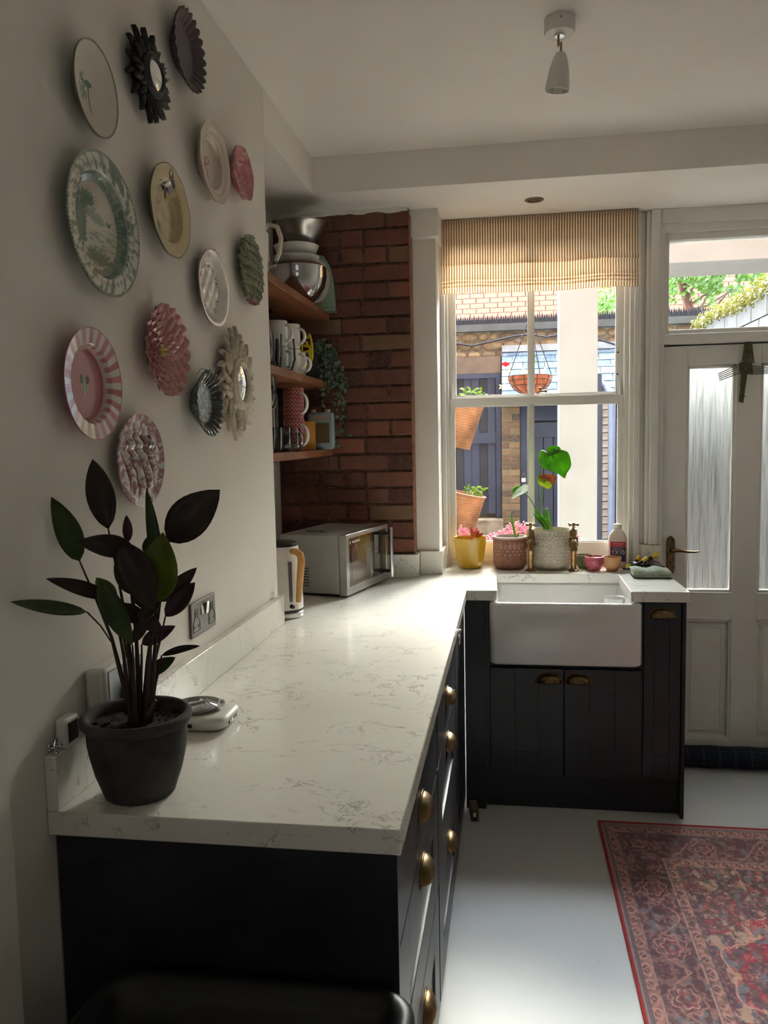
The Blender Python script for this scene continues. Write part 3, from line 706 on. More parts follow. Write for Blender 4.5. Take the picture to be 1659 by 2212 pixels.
def plate(label, y, z, w2, h2, fx_, fp, mat=None, edge=None, hook=True, name='plate', group=None, rim=.03, **k):
    mb = polar(fx_, fp, w2, h2, edge=edge, **k)
    t = thing(name, label, 'plate', (.0005, y, z), 0, group)
    obj('dish', mb, mat or plate_m, t, angle=60)
    if hook:
        hk = MB().tube([(.004, 0, h2*.86), (.012, .0, h2*1.0), (.016, .001, h2*1.03), (rim+.002, .0, h2*.985)], .0011, 6); obj('wire_hanger', hk, steel_m, t)
    return t
def prof_plate(well=.62, rimx=.030, wellx=.010):
    return lambda R, A, U, V: wellx+(rimx-wellx)*(.75*sst(well-.04, well+.06, R)+.25*np.clip((R-well)/(1-well), 0, 1))
# coordinates from measured centres (y, z) and half sizes
def p_bird(R, A, U, V):
    p = Paint(len(R), (214, 207, 192)); p.put((120, 124, 108), sst(.955, .975, R))
    n = fbm(U*9+3, V*9, 2)
    p.put((132, 154, 136), (1-sst(.20, .30, np.hypot((U+.20)*1.1, (V+.0)*.8)+.25*(n-.5)))*sst(.40, .55, fbm(U*14, V*14, 9)))
    p.put((96, 126, 108), 1-sst(.03, .05, np.abs(U-.02+.10*V))+0*(V)) if 0 else None
    p.put((92, 124, 104), (1-sst(.022, .035, np.abs(U-.03-.15*(V+.1)**2)))*(V > -.5)*(V < .12))
    p.put((100, 132, 112), 1-sst(.9, 1.0, np.hypot((U-.03)/.16, (V-.14)/.07)))
    p.put((160, 172, 156), (1-sst(.015, .03, np.abs(U+.1+.5*(V+.25))))*(V > -.45)*(V < .0)*.7)
    return p.rgba()
plate('plain cream plate with grey rim and small green bird sprig, top left of the wall', .244, 2.181, .0805, .083, lambda R, A, U, V: .010+.020*R**2.2, p_bird, matte_m)
def p_purple(R, A, U, V):
    n = fbm(U*20, V*20, 4); p = Paint(len(R), (78, 62, 70)); p.put((60, 42, 50), sst(.62, .66, R)*.8); p.c *= (.8+.4*n)[:, None]; return p.rgba()
sc = lambda n, a: (lambda A: 1-a*(1-np.abs(np.sin(A*n/2))**.6))
plate('dark aubergine plate with a scalloped petal rim, highest on the wall near the ceiling', .708, 2.456, .096, .091,
      lambda R, A, U, V: .014+.016*sst(.6, 1, R)+.006*sst(.6, .7, R)*np.abs(np.sin(A*12)), p_purple, matte_m, edge=sc(24, .10), hook=False)
def p_toile(R, A, U, V):
    p = Paint(len(R), (200, 202, 190)); g = (74, 104, 84); g2 = (112, 138, 120)
    n = fbm(U*16, V*16, 5); n2 = fbm(U*34, V*34, 8)
    p.put((206, 190, 180), (R < .66)*sst(-.1, .5, V)*.5)
    sc_ = R < .66
    p.put(g, sc_*(1-sst(.8, 1.0, np.hypot((U+.42-.0*V)/(.20+.12*(n-.5)), (V+.02)/.42)+1.0*(n2-.5)))*.9)
    p.put(g, sc_*(1-sst(.6, 1.0, np.hypot((U+.22)/.26, (V-.33)/.16)+1.4*(n2-.5))))
    p.put(g, sc_*(1-sst(.012, .03, np.abs(U+.30-.1*V)))*(V > -.3)*(V < .3))
    p.put(g2, sc_*(1-sst(.7, 1.0, np.hypot((U+.02)/.34, (V-.12+.15*U)/.09)+.9*(n-.5)))*.8)
    p.put(g2, sc_*(V < .0)*(V > -.32)*(U > -.2)*sst(.5, .58, fbm(U*6, V*46, 12))*.75)
    p.put(g, sc_*(1-sst(.7, 1.0, np.hypot((U-.05)/.42, (V+.44+.1*U)/.14)+1.6*(n2-.5)))*.85)
    p.put(g, sc_*(1-sst(.02, .04, np.abs(np.abs(U-.36)*.5-(V-.08))))*(np.abs(U-.36) < .07))
    p.put(g2, (R > .655)*(R < .735)*(.6+.4*sst(.4, .6, n))); p.put(g, (1-sst(.006, .014, np.abs(R-.66)))*.8)
    p.put(g, (R > .745)*(R < .955)*sst(.52, .57, fbm(np.cos(A)*13+R*11, np.sin(A)*13, 17, 3))*.85)
    p.put(g, (R > .76)*(R < .94)*(1-sst(.25, .45, np.hypot(((A*22/PI) % 1)-.5, (R-.83)*9)))*.6)
    p.put((150, 164, 146), (R > .96)*1.0); p.put((74, 96, 82), (R > .962)*(((A*90/PI) % 1) < .55)*.9)
    return p.rgba()
plate('largest plate, white china with green landscape print and leafy border', .254, 1.941, .1375, .131, prof_plate(.70, .030, .008), p_toile, plate_m, nr=110, na=300, hook=False)
def p_yellow(R, A, U, V):
    n = fbm(U*6, V*6, 4); p = Paint(len(R), (190, 170, 122)); p.put((204, 190, 150), sst(.3, .8, n)*(R < .62)); p.put((150, 126, 84), sst(.72, .8, fbm(U*22, V*22, 6)))
    p.put((92, 80, 56), sst(.97, .985, R))
    for (cx, cy, rx, ry, c) in ((.1, .80, .13, .15, (58, 46, 56)), (.22, .62, .10, .14, (66, 54, 66)), (.02, .56, .10, .11, (52, 44, 56)), (.12, .40, .05, .13, (74, 58, 52)), (.30, .50, .06, .07, (150, 148, 150)), (-.62, -.50, .09, .15, (52, 60, 70)), (-.60, -.55, .05, .09, (136, 140, 130))):
        p.put(c, 1-sst(.8, 1, np.hypot((U-cx)/rx, (V-cy)/ry)+.8*(fbm(U*30, V*30, 7)-.5)))
    p.put((200, 190, 180), (1-sst(.5, 1, np.hypot((U-.1)/.04, (V-.84)/.07))))
    return p.rgba()
wav = lambda n, a: (lambda A: 1+a*np.sin(A*n))
plate('mustard yellow plate with dark butterfly at the top and beetle low on its rim', .558, 2.048, .108, .101, prof_plate(.62, .032, .012), p_yellow, plate_m, edge=wav(9, .007))
def p_bow(R, A, U, V):
    p = Paint(len(R), (206, 190, 176)); pk = (186, 110, 108)
    for s_ in (-1, 1):
        q = np.hypot((U+.12-s_*.12)/.11, (V-.03-.03*s_)/.085); p.put(pk, 1-sst(.14, .24, np.abs(q-1)))
        p.put(pk, (1-sst(.022, .036, np.abs(U+.12-s_*(-(V)*.46+.015*np.sin(V*24)))))*(V < .02)*(V > -.36))
    p.put((168, 148, 134), sst(.975, .99, R)*.8); return p.rgba()
plate('pale pink-cream plate with a fluted rim and a small pink bow in the middle', .849, 2.246, .108, .099,
      lambda R, A, U, V: .010+.014*sst(.58, .66, R)+.006*sst(.76, .82, R)+.005*R, p_bow, plate_m, edge=wav(10, .010))
def p_pinks(R, A, U, V): p = Paint(len(R), (184, 106, 112)); p.put((204, 140, 142), sst(.5, .6, fbm(U*5, V*5, 3))*.5); return p.rgba()
plate('small glossy pink leaf-moulded plate beside the alcove edge', 1.092, 2.294, .088, .073,
      lambda R, A, U, V: .012+.016*R**2+.004*np.abs(np.sin(A*3+R*3))*R+.002*np.sin(R*26+3*np.abs(np.sin(A*3))), p_pinks, relief_m, edge=wav(6, .04))
def rows(R, A, ring, cnt):
    k = np.floor(R*ring+.0001); k = np.minimum(k, ring-1); n = np.where(k < 1, 8, np.where(k < 2, 12, 16)); n = np.where(k >= 4, 20, n)
    ph = (A*n/(2*PI)+.5*(k % 2)) % 1; fr_ = R*ring-k
    sh = np.abs(ph-.5)*2
    return (1-sh**2)*(.25+.75*np.clip(fr_-.25*sh, 0, 1)), sh, fr_
def p_art(R, A, U, V):
    uu = U*4.6+.0*V; vv = -V*4.2+.45*(np.abs(((uu+.5) % 1)-.5)*2)**2*0; row = np.floor(vv); ph = (uu+.5*(row % 2)) % 1; fr_ = vv-row
    e = np.abs(ph-.5)*2
    p = Paint(len(R), (72, 92, 60)); p.put((116, 122, 66), sst(.4, .62, fbm(U*4, V*4, 3))*.8); p.put((160, 166, 140), sst(.80, .95, np.hypot(e*.95, fr_))*(1-sst(1.0, 1.12, np.hypot(e*.95, fr_)))*.7); p.put((38, 54, 34), sst(1.0, 1.1, np.hypot(e*.95, fr_))*.8); p.put((132, 74, 84), sst(.62, .92, -V)*sst(.4, .6, fbm(U*5, V*5, 9))); p.put((150, 168, 160), sst(.8, 1, V)*.4); return p.rgba()
def x_art(R, A, U, V):
    uu = U*4.6+.0*V; vv = -V*4.2+.45*(np.abs(((uu+.5) % 1)-.5)*2)**2*0; row = np.floor(vv); ph = (uu+.5*(row % 2)) % 1; fr_ = vv-row
    e = np.abs(ph-.5)*2
    return .016+.018*(1-R**2)*.6+.008*np.where(np.hypot(e*.95, fr_) < 1.0, (1-e**2)*.5+fr_*.7, .0)+.004*R
plate('green artichoke-leaf plate with overlapping scales, half over the shelf edge', 1.158, 2.037, .108, .1015, x_art, p_art, relief_m, edge=wav(14, .012), nr=90, na=240)
def p_white(R, A, U, V):
    p = Paint(len(R), (220, 216, 212)); q = (R > .56)*(R < .66)
    a2 = (A % (2*PI)); vis = ((a2 < 2.4) | (a2 > 5.2) | ((a2 > 2.6) & (a2 < 4.2)))
    p.put((128, 58, 78), q*vis*(((A*64/PI) % 1) < .42)*sst(.35, .5, fbm(A*30, R*40, 4))); p.put((128, 58, 78), (1-sst(.006, .014, np.abs(R-.68)))*(((A*90/PI) % 1) < .5)*vis*.6)
    p.put((120, 84, 90), sst(.975, .99, R)*.8); return p.rgba()
plate('shiny white lobed plate with tiny maroon lettering around its well', .83, 1.928, .108, .097,
      lambda R, A, U, V: .010+.016*sst(.6, .95, R)+.0022*np.sin(U*15)*np.cos(V*11)*(R < .6), p_white, plate_m, edge=wav(5, .016))
def p_dahlia(R, A, U, V):
    h, sh, fr_ = rows(R, A, 6, 4.5); p = Paint(len(R), (186, 128, 124)); p.put((148, 86, 86), (1-sst(.0, .35, fr_))*.7); p.put((206, 154, 150), sst(.5, .95, fr_)*(1-sh)*.5)
    p.put((226, 196, 190), sst(.82, .96, sh)*.4); p.put((206, 196, 110), (1-sst(.09, .16, R))); return p.rgba()
plate('round pink dahlia-moulded plate with raised petals and a yellow centre', .513, 1.736, .112, .1005,
      lambda R, A, U, V: .010+.018*R+.009*rows(R, A, 6, 4.5)[0], p_dahlia, relief_m, edge=sc(32, .03), nr=98, na=300)
def p_stripe(R, A, U, V):
    p = Paint(len(R), (196, 132, 136)); p.put((216, 210, 202), (R > .66)*(((A*11/PI+.2) % 1) < .5)); p.put((196, 128, 132), (R > .66)*(((A*11/PI+.2) % 1) >= .5))
    p.put((222, 200, 196), (1-sst(.008, .018, np.abs(R-.66)))*.8); p.put((170, 92, 100), sst(.975, .985, R))
    p.put((186, 184, 160), (1-sst(.85, 1, np.hypot((U-.02)/.11, (V+.04)/.15)))); p.put((92, 96, 90), (1-sst(.85, 1, np.hypot((np.abs(U-.02)-.10)/.06, (V-.09)/.09))))
    p.put((110, 112, 96), (1-sst(.012, .022, np.abs(np.abs(U-.02)-.05)))*(np.abs(V+.04) < .12)); return p.rgba()
plate('pink and white striped-rim plate with a pale tulip bulb in its centre', .18, 1.642, .1035, .1015, prof_plate(.66, .030, .008), p_stripe, plate_m, hook=False, nr=80, na=260)
def p_cab(R, A, U, V):
    p = Paint(len(R), (44, 54, 50)); p.put((150, 166, 168), (1-sst(.55, .62, R))*(.4+.6*sst(.4, .6, fbm(U*14, V*14, 6)))); p.put((120, 136, 132), sst(.9, 1, R)*.5); return p.rgba()
plate('small dark green frilled plate with a silvery veined centre', .74, 1.630, .092, .0835,
      lambda R, A, U, V: .016+.018*sst(.5, 1, R)+.006*sst(.5, .7, R)*np.abs(np.sin(A*13))+.003*(R < .55)*fbm(U*14, V*14, 6), p_cab, relief_m, edge=sc(26, .12))
def x_asp(R, A, U, V):
    n = fbm(U*3+.5*fbm(U*4, V*4, 2)*4, V*1.6, 22, 2); st_ = np.abs(np.sin((U*1.0+.25*np.sin(V*2.6))*9))
    return .012+.012*R**3+.012*(1-sst(.5, .85, R))*(.35+.65*st_)*(.6+.8*n)+.003*np.sin(V*22)*(V > .1)*(R < .7)
def p_asp(R, A, U, V):
    st_ = np.abs(np.sin((U*1.0+.25*np.sin(V*2.6))*9)); p = Paint(len(R), (206, 198, 190))
    p.put((112, 48, 68), (1-sst(.15, .5, st_))*(R < .85)*.9); p.put((128, 58, 78), sst(.48, .58, fbm(U*9, V*16, 33, 4))*.75); p.put((110, 44, 62), (np.hypot(U-.35, V-.35) < .34)*sst(.35, .6, fbm(U*7, V*7, 41))*.8)
    p.put((150, 96, 106), (R > .86)*sst(.4, .55, fbm(np.cos(A)*16, np.sin(A)*16, 6))*.8); return p.rgba()
plate('crimson and white relief plate of bundled asparagus, lowest plate above the plant', .372, 1.498, .104, .0985, x_asp, p_asp, relief_m, hook=False, nr=80, na=220, edge=lambda A: 1+.03*np.cos(A*2))
# mirrors
def sun_frame(nl, y, z, w2, h2, mat, label, inner, seed, curl):
    t = thing('wall_mirror', label, 'mirror', (.0005, y, z)); r = random.Random(seed); mb = MB()
    for layer, (cnt, r0, r1, x0) in enumerate(((nl, inner*.9, 1.0, .004), (nl, inner*.8, .84, .012), (nl//2+3, inner*.8, .72, .013))):
        for i in range(cnt):
            a = 2*PI*(i+.5*layer+r.uniform(-.15, .15))/cnt; L = (r1-r0)*r.uniform(.86, 1.03); wd = 2*PI*r1/cnt*.62; cu = curl*r.choice((-1, 1)) if layer else curl
            P = []
            for k in range(9):
                f = k/8; rr = r0+L*f; ww = wd*(.45+.75*math.sin(PI*min(1, f*.95+.05))**.7)*(1-f**3*.93); aa = a+cu*f*f*.28
                row = []
                for q in (-1, -.5, 0, .5, 1):
                    rad = rr; tang = ww*q*.5*(1+.22*math.sin(f*20+q*3))
                    uu = rad*math.cos(aa)-tang*math.sin(aa); vv = rad*math.sin(aa)+tang*math.cos(aa)
                    row.append((x0+.010*math.sin(PI*f*.9)+.008*f*f+.006*(1-q*q)+.0015*math.cos(q*9), uu*w2, vv*h2))
                P.append(row)
            mb.grid(P)
    obj('carved_frame', mb, mat, t, solid=.004, angle=70)
    Mx = Matrix.Rotation(PI/2, 4, 'Y')
    rm = MB()
    for rr, xx, tr in ((inner*1.22, .031, .06), (inner*1.06, .036, .045)):
        P = []
        for i in range(64):
            a = 2*PI*i/64; P.append([(xx+tr*w2*math.sin(b), (rr+tr*math.cos(b))*w2*math.cos(a), (rr+tr*math.cos(b))*h2*math.sin(a)) for b in [2*PI*k/8 for k in range(8)]])
        rm.grid(P, closeu=True, closev=True)
    obj('rim', rm, mat, t)
    gl = MB(); P = []
    for i in range(48):
        a = 2*PI*i/48; P.append([(.020+.011*(1-q*q), inner*.96*q*w2*math.cos(a), inner*.96*q*h2*math.sin(a)) for q in [k/10 for k in range(11)]])
    gl.v = []; P = [[(x+.014, y*1.06, z*1.06) for x, y, z in r_] for r_ in P]; gl.grid(P, closeu=True); obj('convex_glass', gl, plain('mirror_silver', (235, 236, 236), .03, 1, var=0), t)
    obj('backing', MB().grid([[(xx, rr*w2*math.cos(a), rr*h2*math.sin(a)) for xx, rr in ((.001, 0), (.001, .45), (.030, .43), (.030, 0))] for a in [2*PI*k/32 for k in range(32)]], closeu=True), mat, t)
sun_frame(15, .493, 2.31, .103, .0985, plain('black_carved_frame', (34, 34, 38), .5, var=.3, scale=60), 'black carved leafy-framed round mirror at the top of the wall', .34, 3, .3)
sun_frame(19, .994, 1.695, .158, .162, plain('cream_carved_frame', (206, 196, 176), .6, var=.1, scale=50), 'cream sunburst-framed convex mirror beside the shelves', .33, 9, .9)

# ================================================================== LEFT WALL FITTINGS
ya, yb = .634, .797
so = thing('double_socket', 'brushed chrome double wall socket above the quartz upstand', 'socket', (.0005, (ya+yb)/2, 1.098))
Msh = None
obj('faceplate', B(0, .007, -.081, .081, -.043, .043), plain('dull_chrome', (120, 116, 114), .5, .6, var=.02), so, bevel=.002)
for s_ in (-1, 1):
    mb = MB(); mb.box(.007, .0075, s_*.052-.004, s_*.052+.004, .005, .019); 
    for q in (-.013, .013): mb.box(.007, .0075, s_*.052+q-.004, s_*.052+q+.004, -.022, -.014)
    obj('pin_holes', mb, black_m, so)
    mb = MB()
    yy = s_*.052
    pth = [(.0074, yy-.021, -.030), (.0074, yy+.021, -.030), (.0074, yy+.021, -.008), (.0074, yy+.009, .004), (.0074, yy+.007, .026), (.0074, yy-.007, .026), (.0074, yy-.009, .004), (.0074, yy-.021, -.008), (.0074, yy-.021, -.030)]
    mb.tube(pth, .0008, 5); obj('socket_outline', mb, black_m, so)
    obj('switch', MB().box(.006, .011, s_*.012-.008, s_*.012+.008, .004, .034, Matrix.Rotation(.12*s_, 4, 'Y')), steel_m, so, bevel=.001)
th = thing('heating_control', 'white wall-mounted heating control with a grey-blue face and round dial, behind the plant', 'control', (.0005, .215, 1.070))
obj('housing', B(0, .042, -.078, .078, -.054, .054), wplastic_m, th, bevel=.010)
obj('face_panel', B(.0405, .0435, -.066, .072, -.048, .046), plain('grey_blue_panel', (132, 142, 152), .3), th, bevel=.006)
obj('dial', MB().lathe([(0, .018), (.020, .018), (.024, .015), (.025, 0)], 28, c=(.0425, .0, -.012), M=Matrix.Rotation(PI/2, 4, 'Y')), plain('dial_grey', (66, 70, 76), .3), th)
cm = thing('small_camera', 'small white cube camera with a black face standing on the upstand end', 'camera', (.0125, .053, 1.0155))
obj('shell', B(-.010, .012, -.022, .022, 0, .052), wplastic_m, cm, bevel=.006)
obj('black_face', B(.0115, .0135, -.015, .015, .009, .044), black_m, cm, bevel=.003)
jk = MB(); 
for dv in ((1, .2, .3), (-.6, .8, .4), (-.3, -.9, .5), (.1, .3, 1), (.5, -.4, -.35), (-.6, .2, -.35)):
    dv = Vector(dv).normalized()*.012; jk.tube([(0, 0, 0), tuple(dv)], .0022, 8); jk.ball(tuple(dv), .0034, 8)
tag(obj('metal_jack', jk, chrome_m, loc=(.010, .016, 1.0245)), 'tiny silver toy jack on the near end of the upstand', 'ornament')
# white gadget tray on the worktop
gd = thing('kitchen_gadget', 'white rounded gadget with a round metal pan and black slots, behind the plant pot', 'gadget', (.102, .435, HZ), 0)
mb = MB(); Lp = [[(x, y, z) for x, y in rrect(-.075+i, .075-i, -.062+i, .062-i, .03, 7)] for i, z in ((.012, .001), (.003, .008), (0, .020), (.002, .027), (.008, .031), (.02, .032))]
mb.grid(Lp, closev=True); mb.face([5*len(Lp[0])+k for k in range(len(Lp[0]))]); mb.face(list(range(len(Lp[0]))))
obj('body', mb, wplastic_m, gd, angle=50)
for k in range(4): obj('slot', B(.0738, .0762, -.030+k*.014, -.020+k*.014, .013, .021), black_m, gd)
obj('slot', B(-.012, .004, -.0632, -.060, .012, .020), black_m, gd)
obj('pan', MB().lathe([(0, .034), (.045, .034), (.052, .040), (.054, .041), (.054, .038), (.046, .031)], 36, c=(-.01, .005, .001)), plain('grey_pan', (150, 148, 144), .3), gd)
obj('utensil_bar', MB().tube([(-.03, -.01, .042), (.01, .015, .046), (.045, -.005, .043)], [.005, .004, .006], 8), chrome_m, gd)
obj('utensil_bar', MB().tube([(-.01, .03, .042), (.03, -.02, .046)], [.004, .004], 8).ball((.044, .01, .044), .009, 8), chrome_m, gd)

# ================================================================== POTTED PLANT IN FRONT
px_, py_ = .1255, .088
pt = thing('potted_plant', 'dark-leaved plant in a large charcoal clay pot at the near end of the worktop', 'plant', (px_, py_, HZ))
pm = plain('charcoal_clay', (58, 58, 56), .85, var=.3, scale=14, bump=.5, bscale=50)
prof = [(0, .001), (.060, .001), (.065, .004), (.070, .018), (.080, .045), (.088, .078), (.0915, .100), (.0915, .116), (.091, .124), (.098, .128), (.1025, .135), (.102, .142), (.097, .146), (.090, .145), (.086, .139), (.085, .124)]
obj('pot', MB().lathe(prof, 56, sx=.93, sy=.93, fn=lambda a, k, r, z: (r*(1+.006*math.sin(3*a+k*.3)), z)), pm, pt, angle=60)
sm = MB(); P = []
for i in range(40):
    a = 2*PI*i/40; P.append([(r*math.cos(a), r*math.sin(a), .126+.006*vn(np.array([5+r*90*math.cos(a)]), np.array([5+r*90*math.sin(a)]), 2)[0]) for r in [.0797*k/12 for k in range(13)]])
sm.grid(P, closeu=True)
for k in range(70):
    a, r = R_.uniform(0, 6.28), .074*math.sqrt(R_.random()); sm.ball((r*math.cos(a), r*math.sin(a), .130), R_.uniform(.0015, .004), 6)
obj('soil', sm, soil_m, pt)['kind'] = 'stuff'
O_ = Vector((px_, py_, HZ))
def leaf3(base, tip, wid, nrm, arch=.0, fold=.25, seg=10, asym=.0, tipc=0):
    base, tip = Vector(base), Vector(tip); ax = tip-base; L = ax.length; ax = ax/L; nrm = Vector(nrm); nrm = (nrm-ax*nrm.dot(ax)).normalized(); sd_ = ax.cross(nrm)
    mb = MB(); P = []
    for k in range(seg+1):
        f = k/seg; ww = wid*.5*(math.sin(PI*f**.85)**.8 if 0 < f < 1 else 0)+.0004; c = base+ax*L*f+nrm*arch*L*math.sin(PI*f)-nrm*tipc*L*f*f
        P.append([c+sd_*ww*q*(1+asym*q)+nrm*(fold*ww*abs(q)**1.4) for q in (-1, -.66, -.33, 0, .33, .66, 1)])
    return mb.grid(P)
def pxw(px, y): return px/FPX*(y-CAM[1])*1.01
def off(p, y):   # keep foliage in front of the wall
    q = at(*p, 1, y); return q if q.x > .012 else at(*p, 0, .012+.004*(p[0] % 3))
SPECS = [  # base px, tip px, width px, depth y, tip dy, material, arch
 ((172, 1212), (111, 1074), 58, .10, .0, leaf_green, .03), ((234, 1143), (200, 992), 62, .15, .02, leaf_dark, .06), ((290, 1186), (166, 1170), 52, .06, -.01, leaf_dark, -.16),
 ((262, 1172), (334, 1318), 82, .05, -.015, leaf_dark, -.10), ((276, 1172), (273, 1113), 22, .17, 0, leaf_purple, .02), ((283, 1285), (262, 1178), 50, .13, .01, leaf_green, .05),
 ((342, 1262), (316, 1054), 30, .11, .0, leaf_green, .03), ((362, 1170), (475, 1058), 92, .13, .03, leaf_dark, .08), ((340, 1302), (352, 1150), 92, .09, .0, leaf_lime, .05),
 ((346, 1300), (425, 1226), 36, .15, .03, leaf_purple, .08), ((357, 1332), (421, 1258), 44, .14, .02, leaf_purple, -.06), ((240, 1292), (100, 1250), 34, .08, -.01, leaf_dark, .05),
 ((214, 1256), (286, 1394), 52, .04, -.02, leaf_green, -.10), ((188, 1322), (24, 1300), 30, .09, -.03, leaf_green, -.03), ((250, 1302), (208, 1248), 40, .11, 0, leaf_lime, .10),
 ((330, 1320), (283, 1244), 46, .16, .01, leaf_dark, .04), ((250, 1310), (330, 1350), 40, .10, 0, leaf_dark, .1), ((306, 1392), (379, 1352), 34, .12, .02, leaf_purple, .12),
 ((349, 1416), (432, 1395), 16, .14, .03, leaf_dark, .15), ((322, 1458), (379, 1420), 32, .13, .02, leaf_green, .10), ((284, 1388), (326, 1330), 26, .07, 0, leaf_dark, .05),
 ((300, 1330), (352, 1362), 36, .08, 0, leaf_purple, .1), ((322, 1200), (318, 1160), 26, .18, .0, leaf_green, .0), ((345, 1300), (300, 1345), 34, .06, 0, leaf_dark, .1), ((330, 1350), (346, 1372), 30, .1, 0, leaf_dark, .1), ((262, 1300), (276, 1352), 40, .12, 0, leaf_green, .1)]
for i, (b, tp, wd, yy, dy, mt, ar) in enumerate(SPECS):
    p0, p1 = off(b, yy)-O_, off(tp, yy+dy)-O_
    nv = Vector(CAM)-(p0+O_); nv.normalize(); nv = nv+Vector((R_.uniform(-.35, .35), 0, R_.uniform(-.1, .3)))
    mb = leaf3(p0, p1, pxw(wd, yy), nv, ar, .3)
    obj('leaf', mb, mt, pt, solid=.0006, angle=80)
STEMS = [((172, 1212), (290, 1520), .10), ((234, 1143), (296, 1515), .14), ((276, 1172), (302, 1510), .15), ((283, 1285), (300, 1515), .13), ((342, 1262), (318, 1515), .11), ((362, 1170), (322, 1512), .12), ((340, 1302), (312, 1520), .10),
         ((357, 1332), (318, 1510), .13), ((240, 1292), (283, 1515), .09), ((286, 1394), (292, 1520), .07), ((306, 1392), (300, 1520), .12), ((349, 1416), (320, 1518), .135), ((322, 1458), (316, 1520), .13), ((330, 1320), (308, 1520), .14), ((250, 1310), (296, 1530), .1)]
for i, (a, b, yy) in enumerate(STEMS):
    p0 = off(a, yy)-O_; p1 = at(b[0], b[1]+22, 1, py_+(yy-.12)*.35)-O_; mid = p0.lerp(p1, .5)+Vector((R_.uniform(-.003, .003)+(p1.x-p0.x)*.10, 0, 0)); p1.z = .120
    pts = [p0, p0.lerp(mid, .5)+Vector((.001, 0, 0)), mid, mid.lerp(p1, .5), p1]
    obj('stem', MB().tube(pts, [.0015, .0022, .003, .0045, .006], 8), plain('dark_stem', (58, 38, 34), .6, var=.2), pt)
p0, p1 = off((188, 1322), .09)-O_, off((240, 1386), .10)-O_; obj('stem', MB().tube([p0, p0.lerp(p1, .5)+Vector((.003, 0, .002)), p1], .0015, 6), plain('dark_stem', (58, 38, 34), .6), pt)
obj('stem_stub', MB().tube([at(318, 1545, 1, .08)-O_, at(337, 1512, 1, .08)-O_], [.006, .003], 8), plain('dry_stem', (92, 74, 56), .8), pt)

# ================================================================== KETTLE AND MICROWAVE
kt = thing('kettle', 'white kettle with a curved bamboo handle at the chimney-breast corner', 'kettle', (-.024, 1.515, HZ))
obj('base', MB().lathe([(0, .001), (.079, .001), (.081, .004), (.081, .018), (.078, .022), (0, .022)], 40), steel_m, kt)
obj('black_band', MB().lathe([(.0800, .022), (.0805, .023), (.0805, .030), (.079, .031)], 40), black_m, kt)
obj('body', MB().lathe([(.079, .031), (.079, .05), (.074, .16), (.066, .245), (.063, .250)], 40), plain('kettle_white', (224, 220, 212), .3, var=.01), kt)
obj('lid', MB().lathe([(.064, .249), (.063, .258), (.056, .262), (0, .263)], 40), black_m, kt)
hp_ = [at(u, v_, 1, 1.50)-Vector((-.024, 1.515, HZ)) for u, v_ in ((618, 1196), (634, 1200), (646, 1210), (650, 1222), (645, 1250), (638, 1278), (632, 1300))]
hp_ = [Vector((max(p.x, .071 if i in (0,) else .075), -.055-.02*min(i, 1), p.z)) for i, p in enumerate(hp_)]
KH = [(.058, -.05, .235), (.074, -.058, .236), (.092, -.066, .226), (.096, -.068, .205), (.090, -.066, .15), (.084, -.062, .10), (.078, -.056, .062)]
obj('handle', MB().tube(KH, [.010, .012, .013, .013, .012, .011, .009], 12), bamboo_m, kt)
obj('water_gauge', B(-.006, .006, -.004, .002, .06, .20), plain('smoke_gauge', (92, 92, 96), .1), kt, loc=(.052, -.056, 0), rotz=.8, bevel=.002)
obj('power_switch', MB().lathe([(0, .014), (.006, .013), (.008, 0)], 14, M=Matrix.Rotation(PI/2, 4, 'X')), black_m, kt, loc=(.055, -.058, .045), rotz=.75)

mwx, mwy = .122, 1.838; far = Vector((.222, 2.262)); fdir = (far-Vector((mwx, mwy))); WM = fdir.length; ang = math.atan2(fdir.y, fdir.x)
# local frame: x along the front (near -> far), y points back to the alcove, z up
mw = thing('microwave', 'silver-grey microwave with steel door and bar handle, angled in the brick alcove', 'microwave', (mwx, mwy, HZ), ang)
HM, DM = .243, .262
mw_m = plain('grey_enamel', (168, 166, 160), .45, .2, var=.02)
obj('body', B(0, WM, .004, DM, .012, HM), mw_m, mw, bevel=.003)
for r0 in range(2):
    for k in range(7): obj('vent_slot', B(-.0008, .0005, .135+r0*.045+.0, .163+r0*.045, .040+k*.0115, .0435+k*.0115), black_m, mw)
for r0 in range(4):
    obj('vent_slot', B(.10+r0*.014, .104+r0*.014, .11+r0*.01, .19+r0*.01, HM-.0003, HM+.0006), black_m, mw)
for q in ((.03, .03), (WM-.03, .03), (.03, DM-.03), (WM-.03, DM-.03)): obj('foot', MB().lathe([(0, .0005), (.012, .0005), (.013, .013)], 14, c=(q[0], q[1], 0)), black_m, mw)
df = MB(); D0, D1 = -.030, .002
fr_ = .030
df.box(0, WM, D0, D1, .008, .008+fr_); df.box(0, WM, D0, D1, HM+.004-fr_*.6, HM+.004); df.box(0, .026, D0, D1, .008+fr_, HM+.004-fr_*.6); df.box(WM-.024, WM, D0, D1, .008+fr_, HM+.004-fr_*.6)
dr_ = obj('door', df, steel_m, mw, bevel=.002)
obj('glass', B(.026, .345, D0+.0015, D1-.004, .008+fr_, HM+.004-fr_*.6), plain('black_glass', (22, 20, 20), .06, var=0, coat=1), dr_)
obj('window_mesh', B(.05, .315, D0+.0009, D0+.0016, .058, HM-.052), plain('window_grey', (88, 78, 72), .15, .3, var=.1, coat=1), dr_)
obj('control_panel', B(.372, WM-.024, D0+.002, D1, .040, HM-.016), plain('olive_glass', (96, 84, 48), .2, .3), dr_)
obj('panel_divider', B(.345, .372, D0+.001, D1, .038, HM-.014), black_m, dr_)
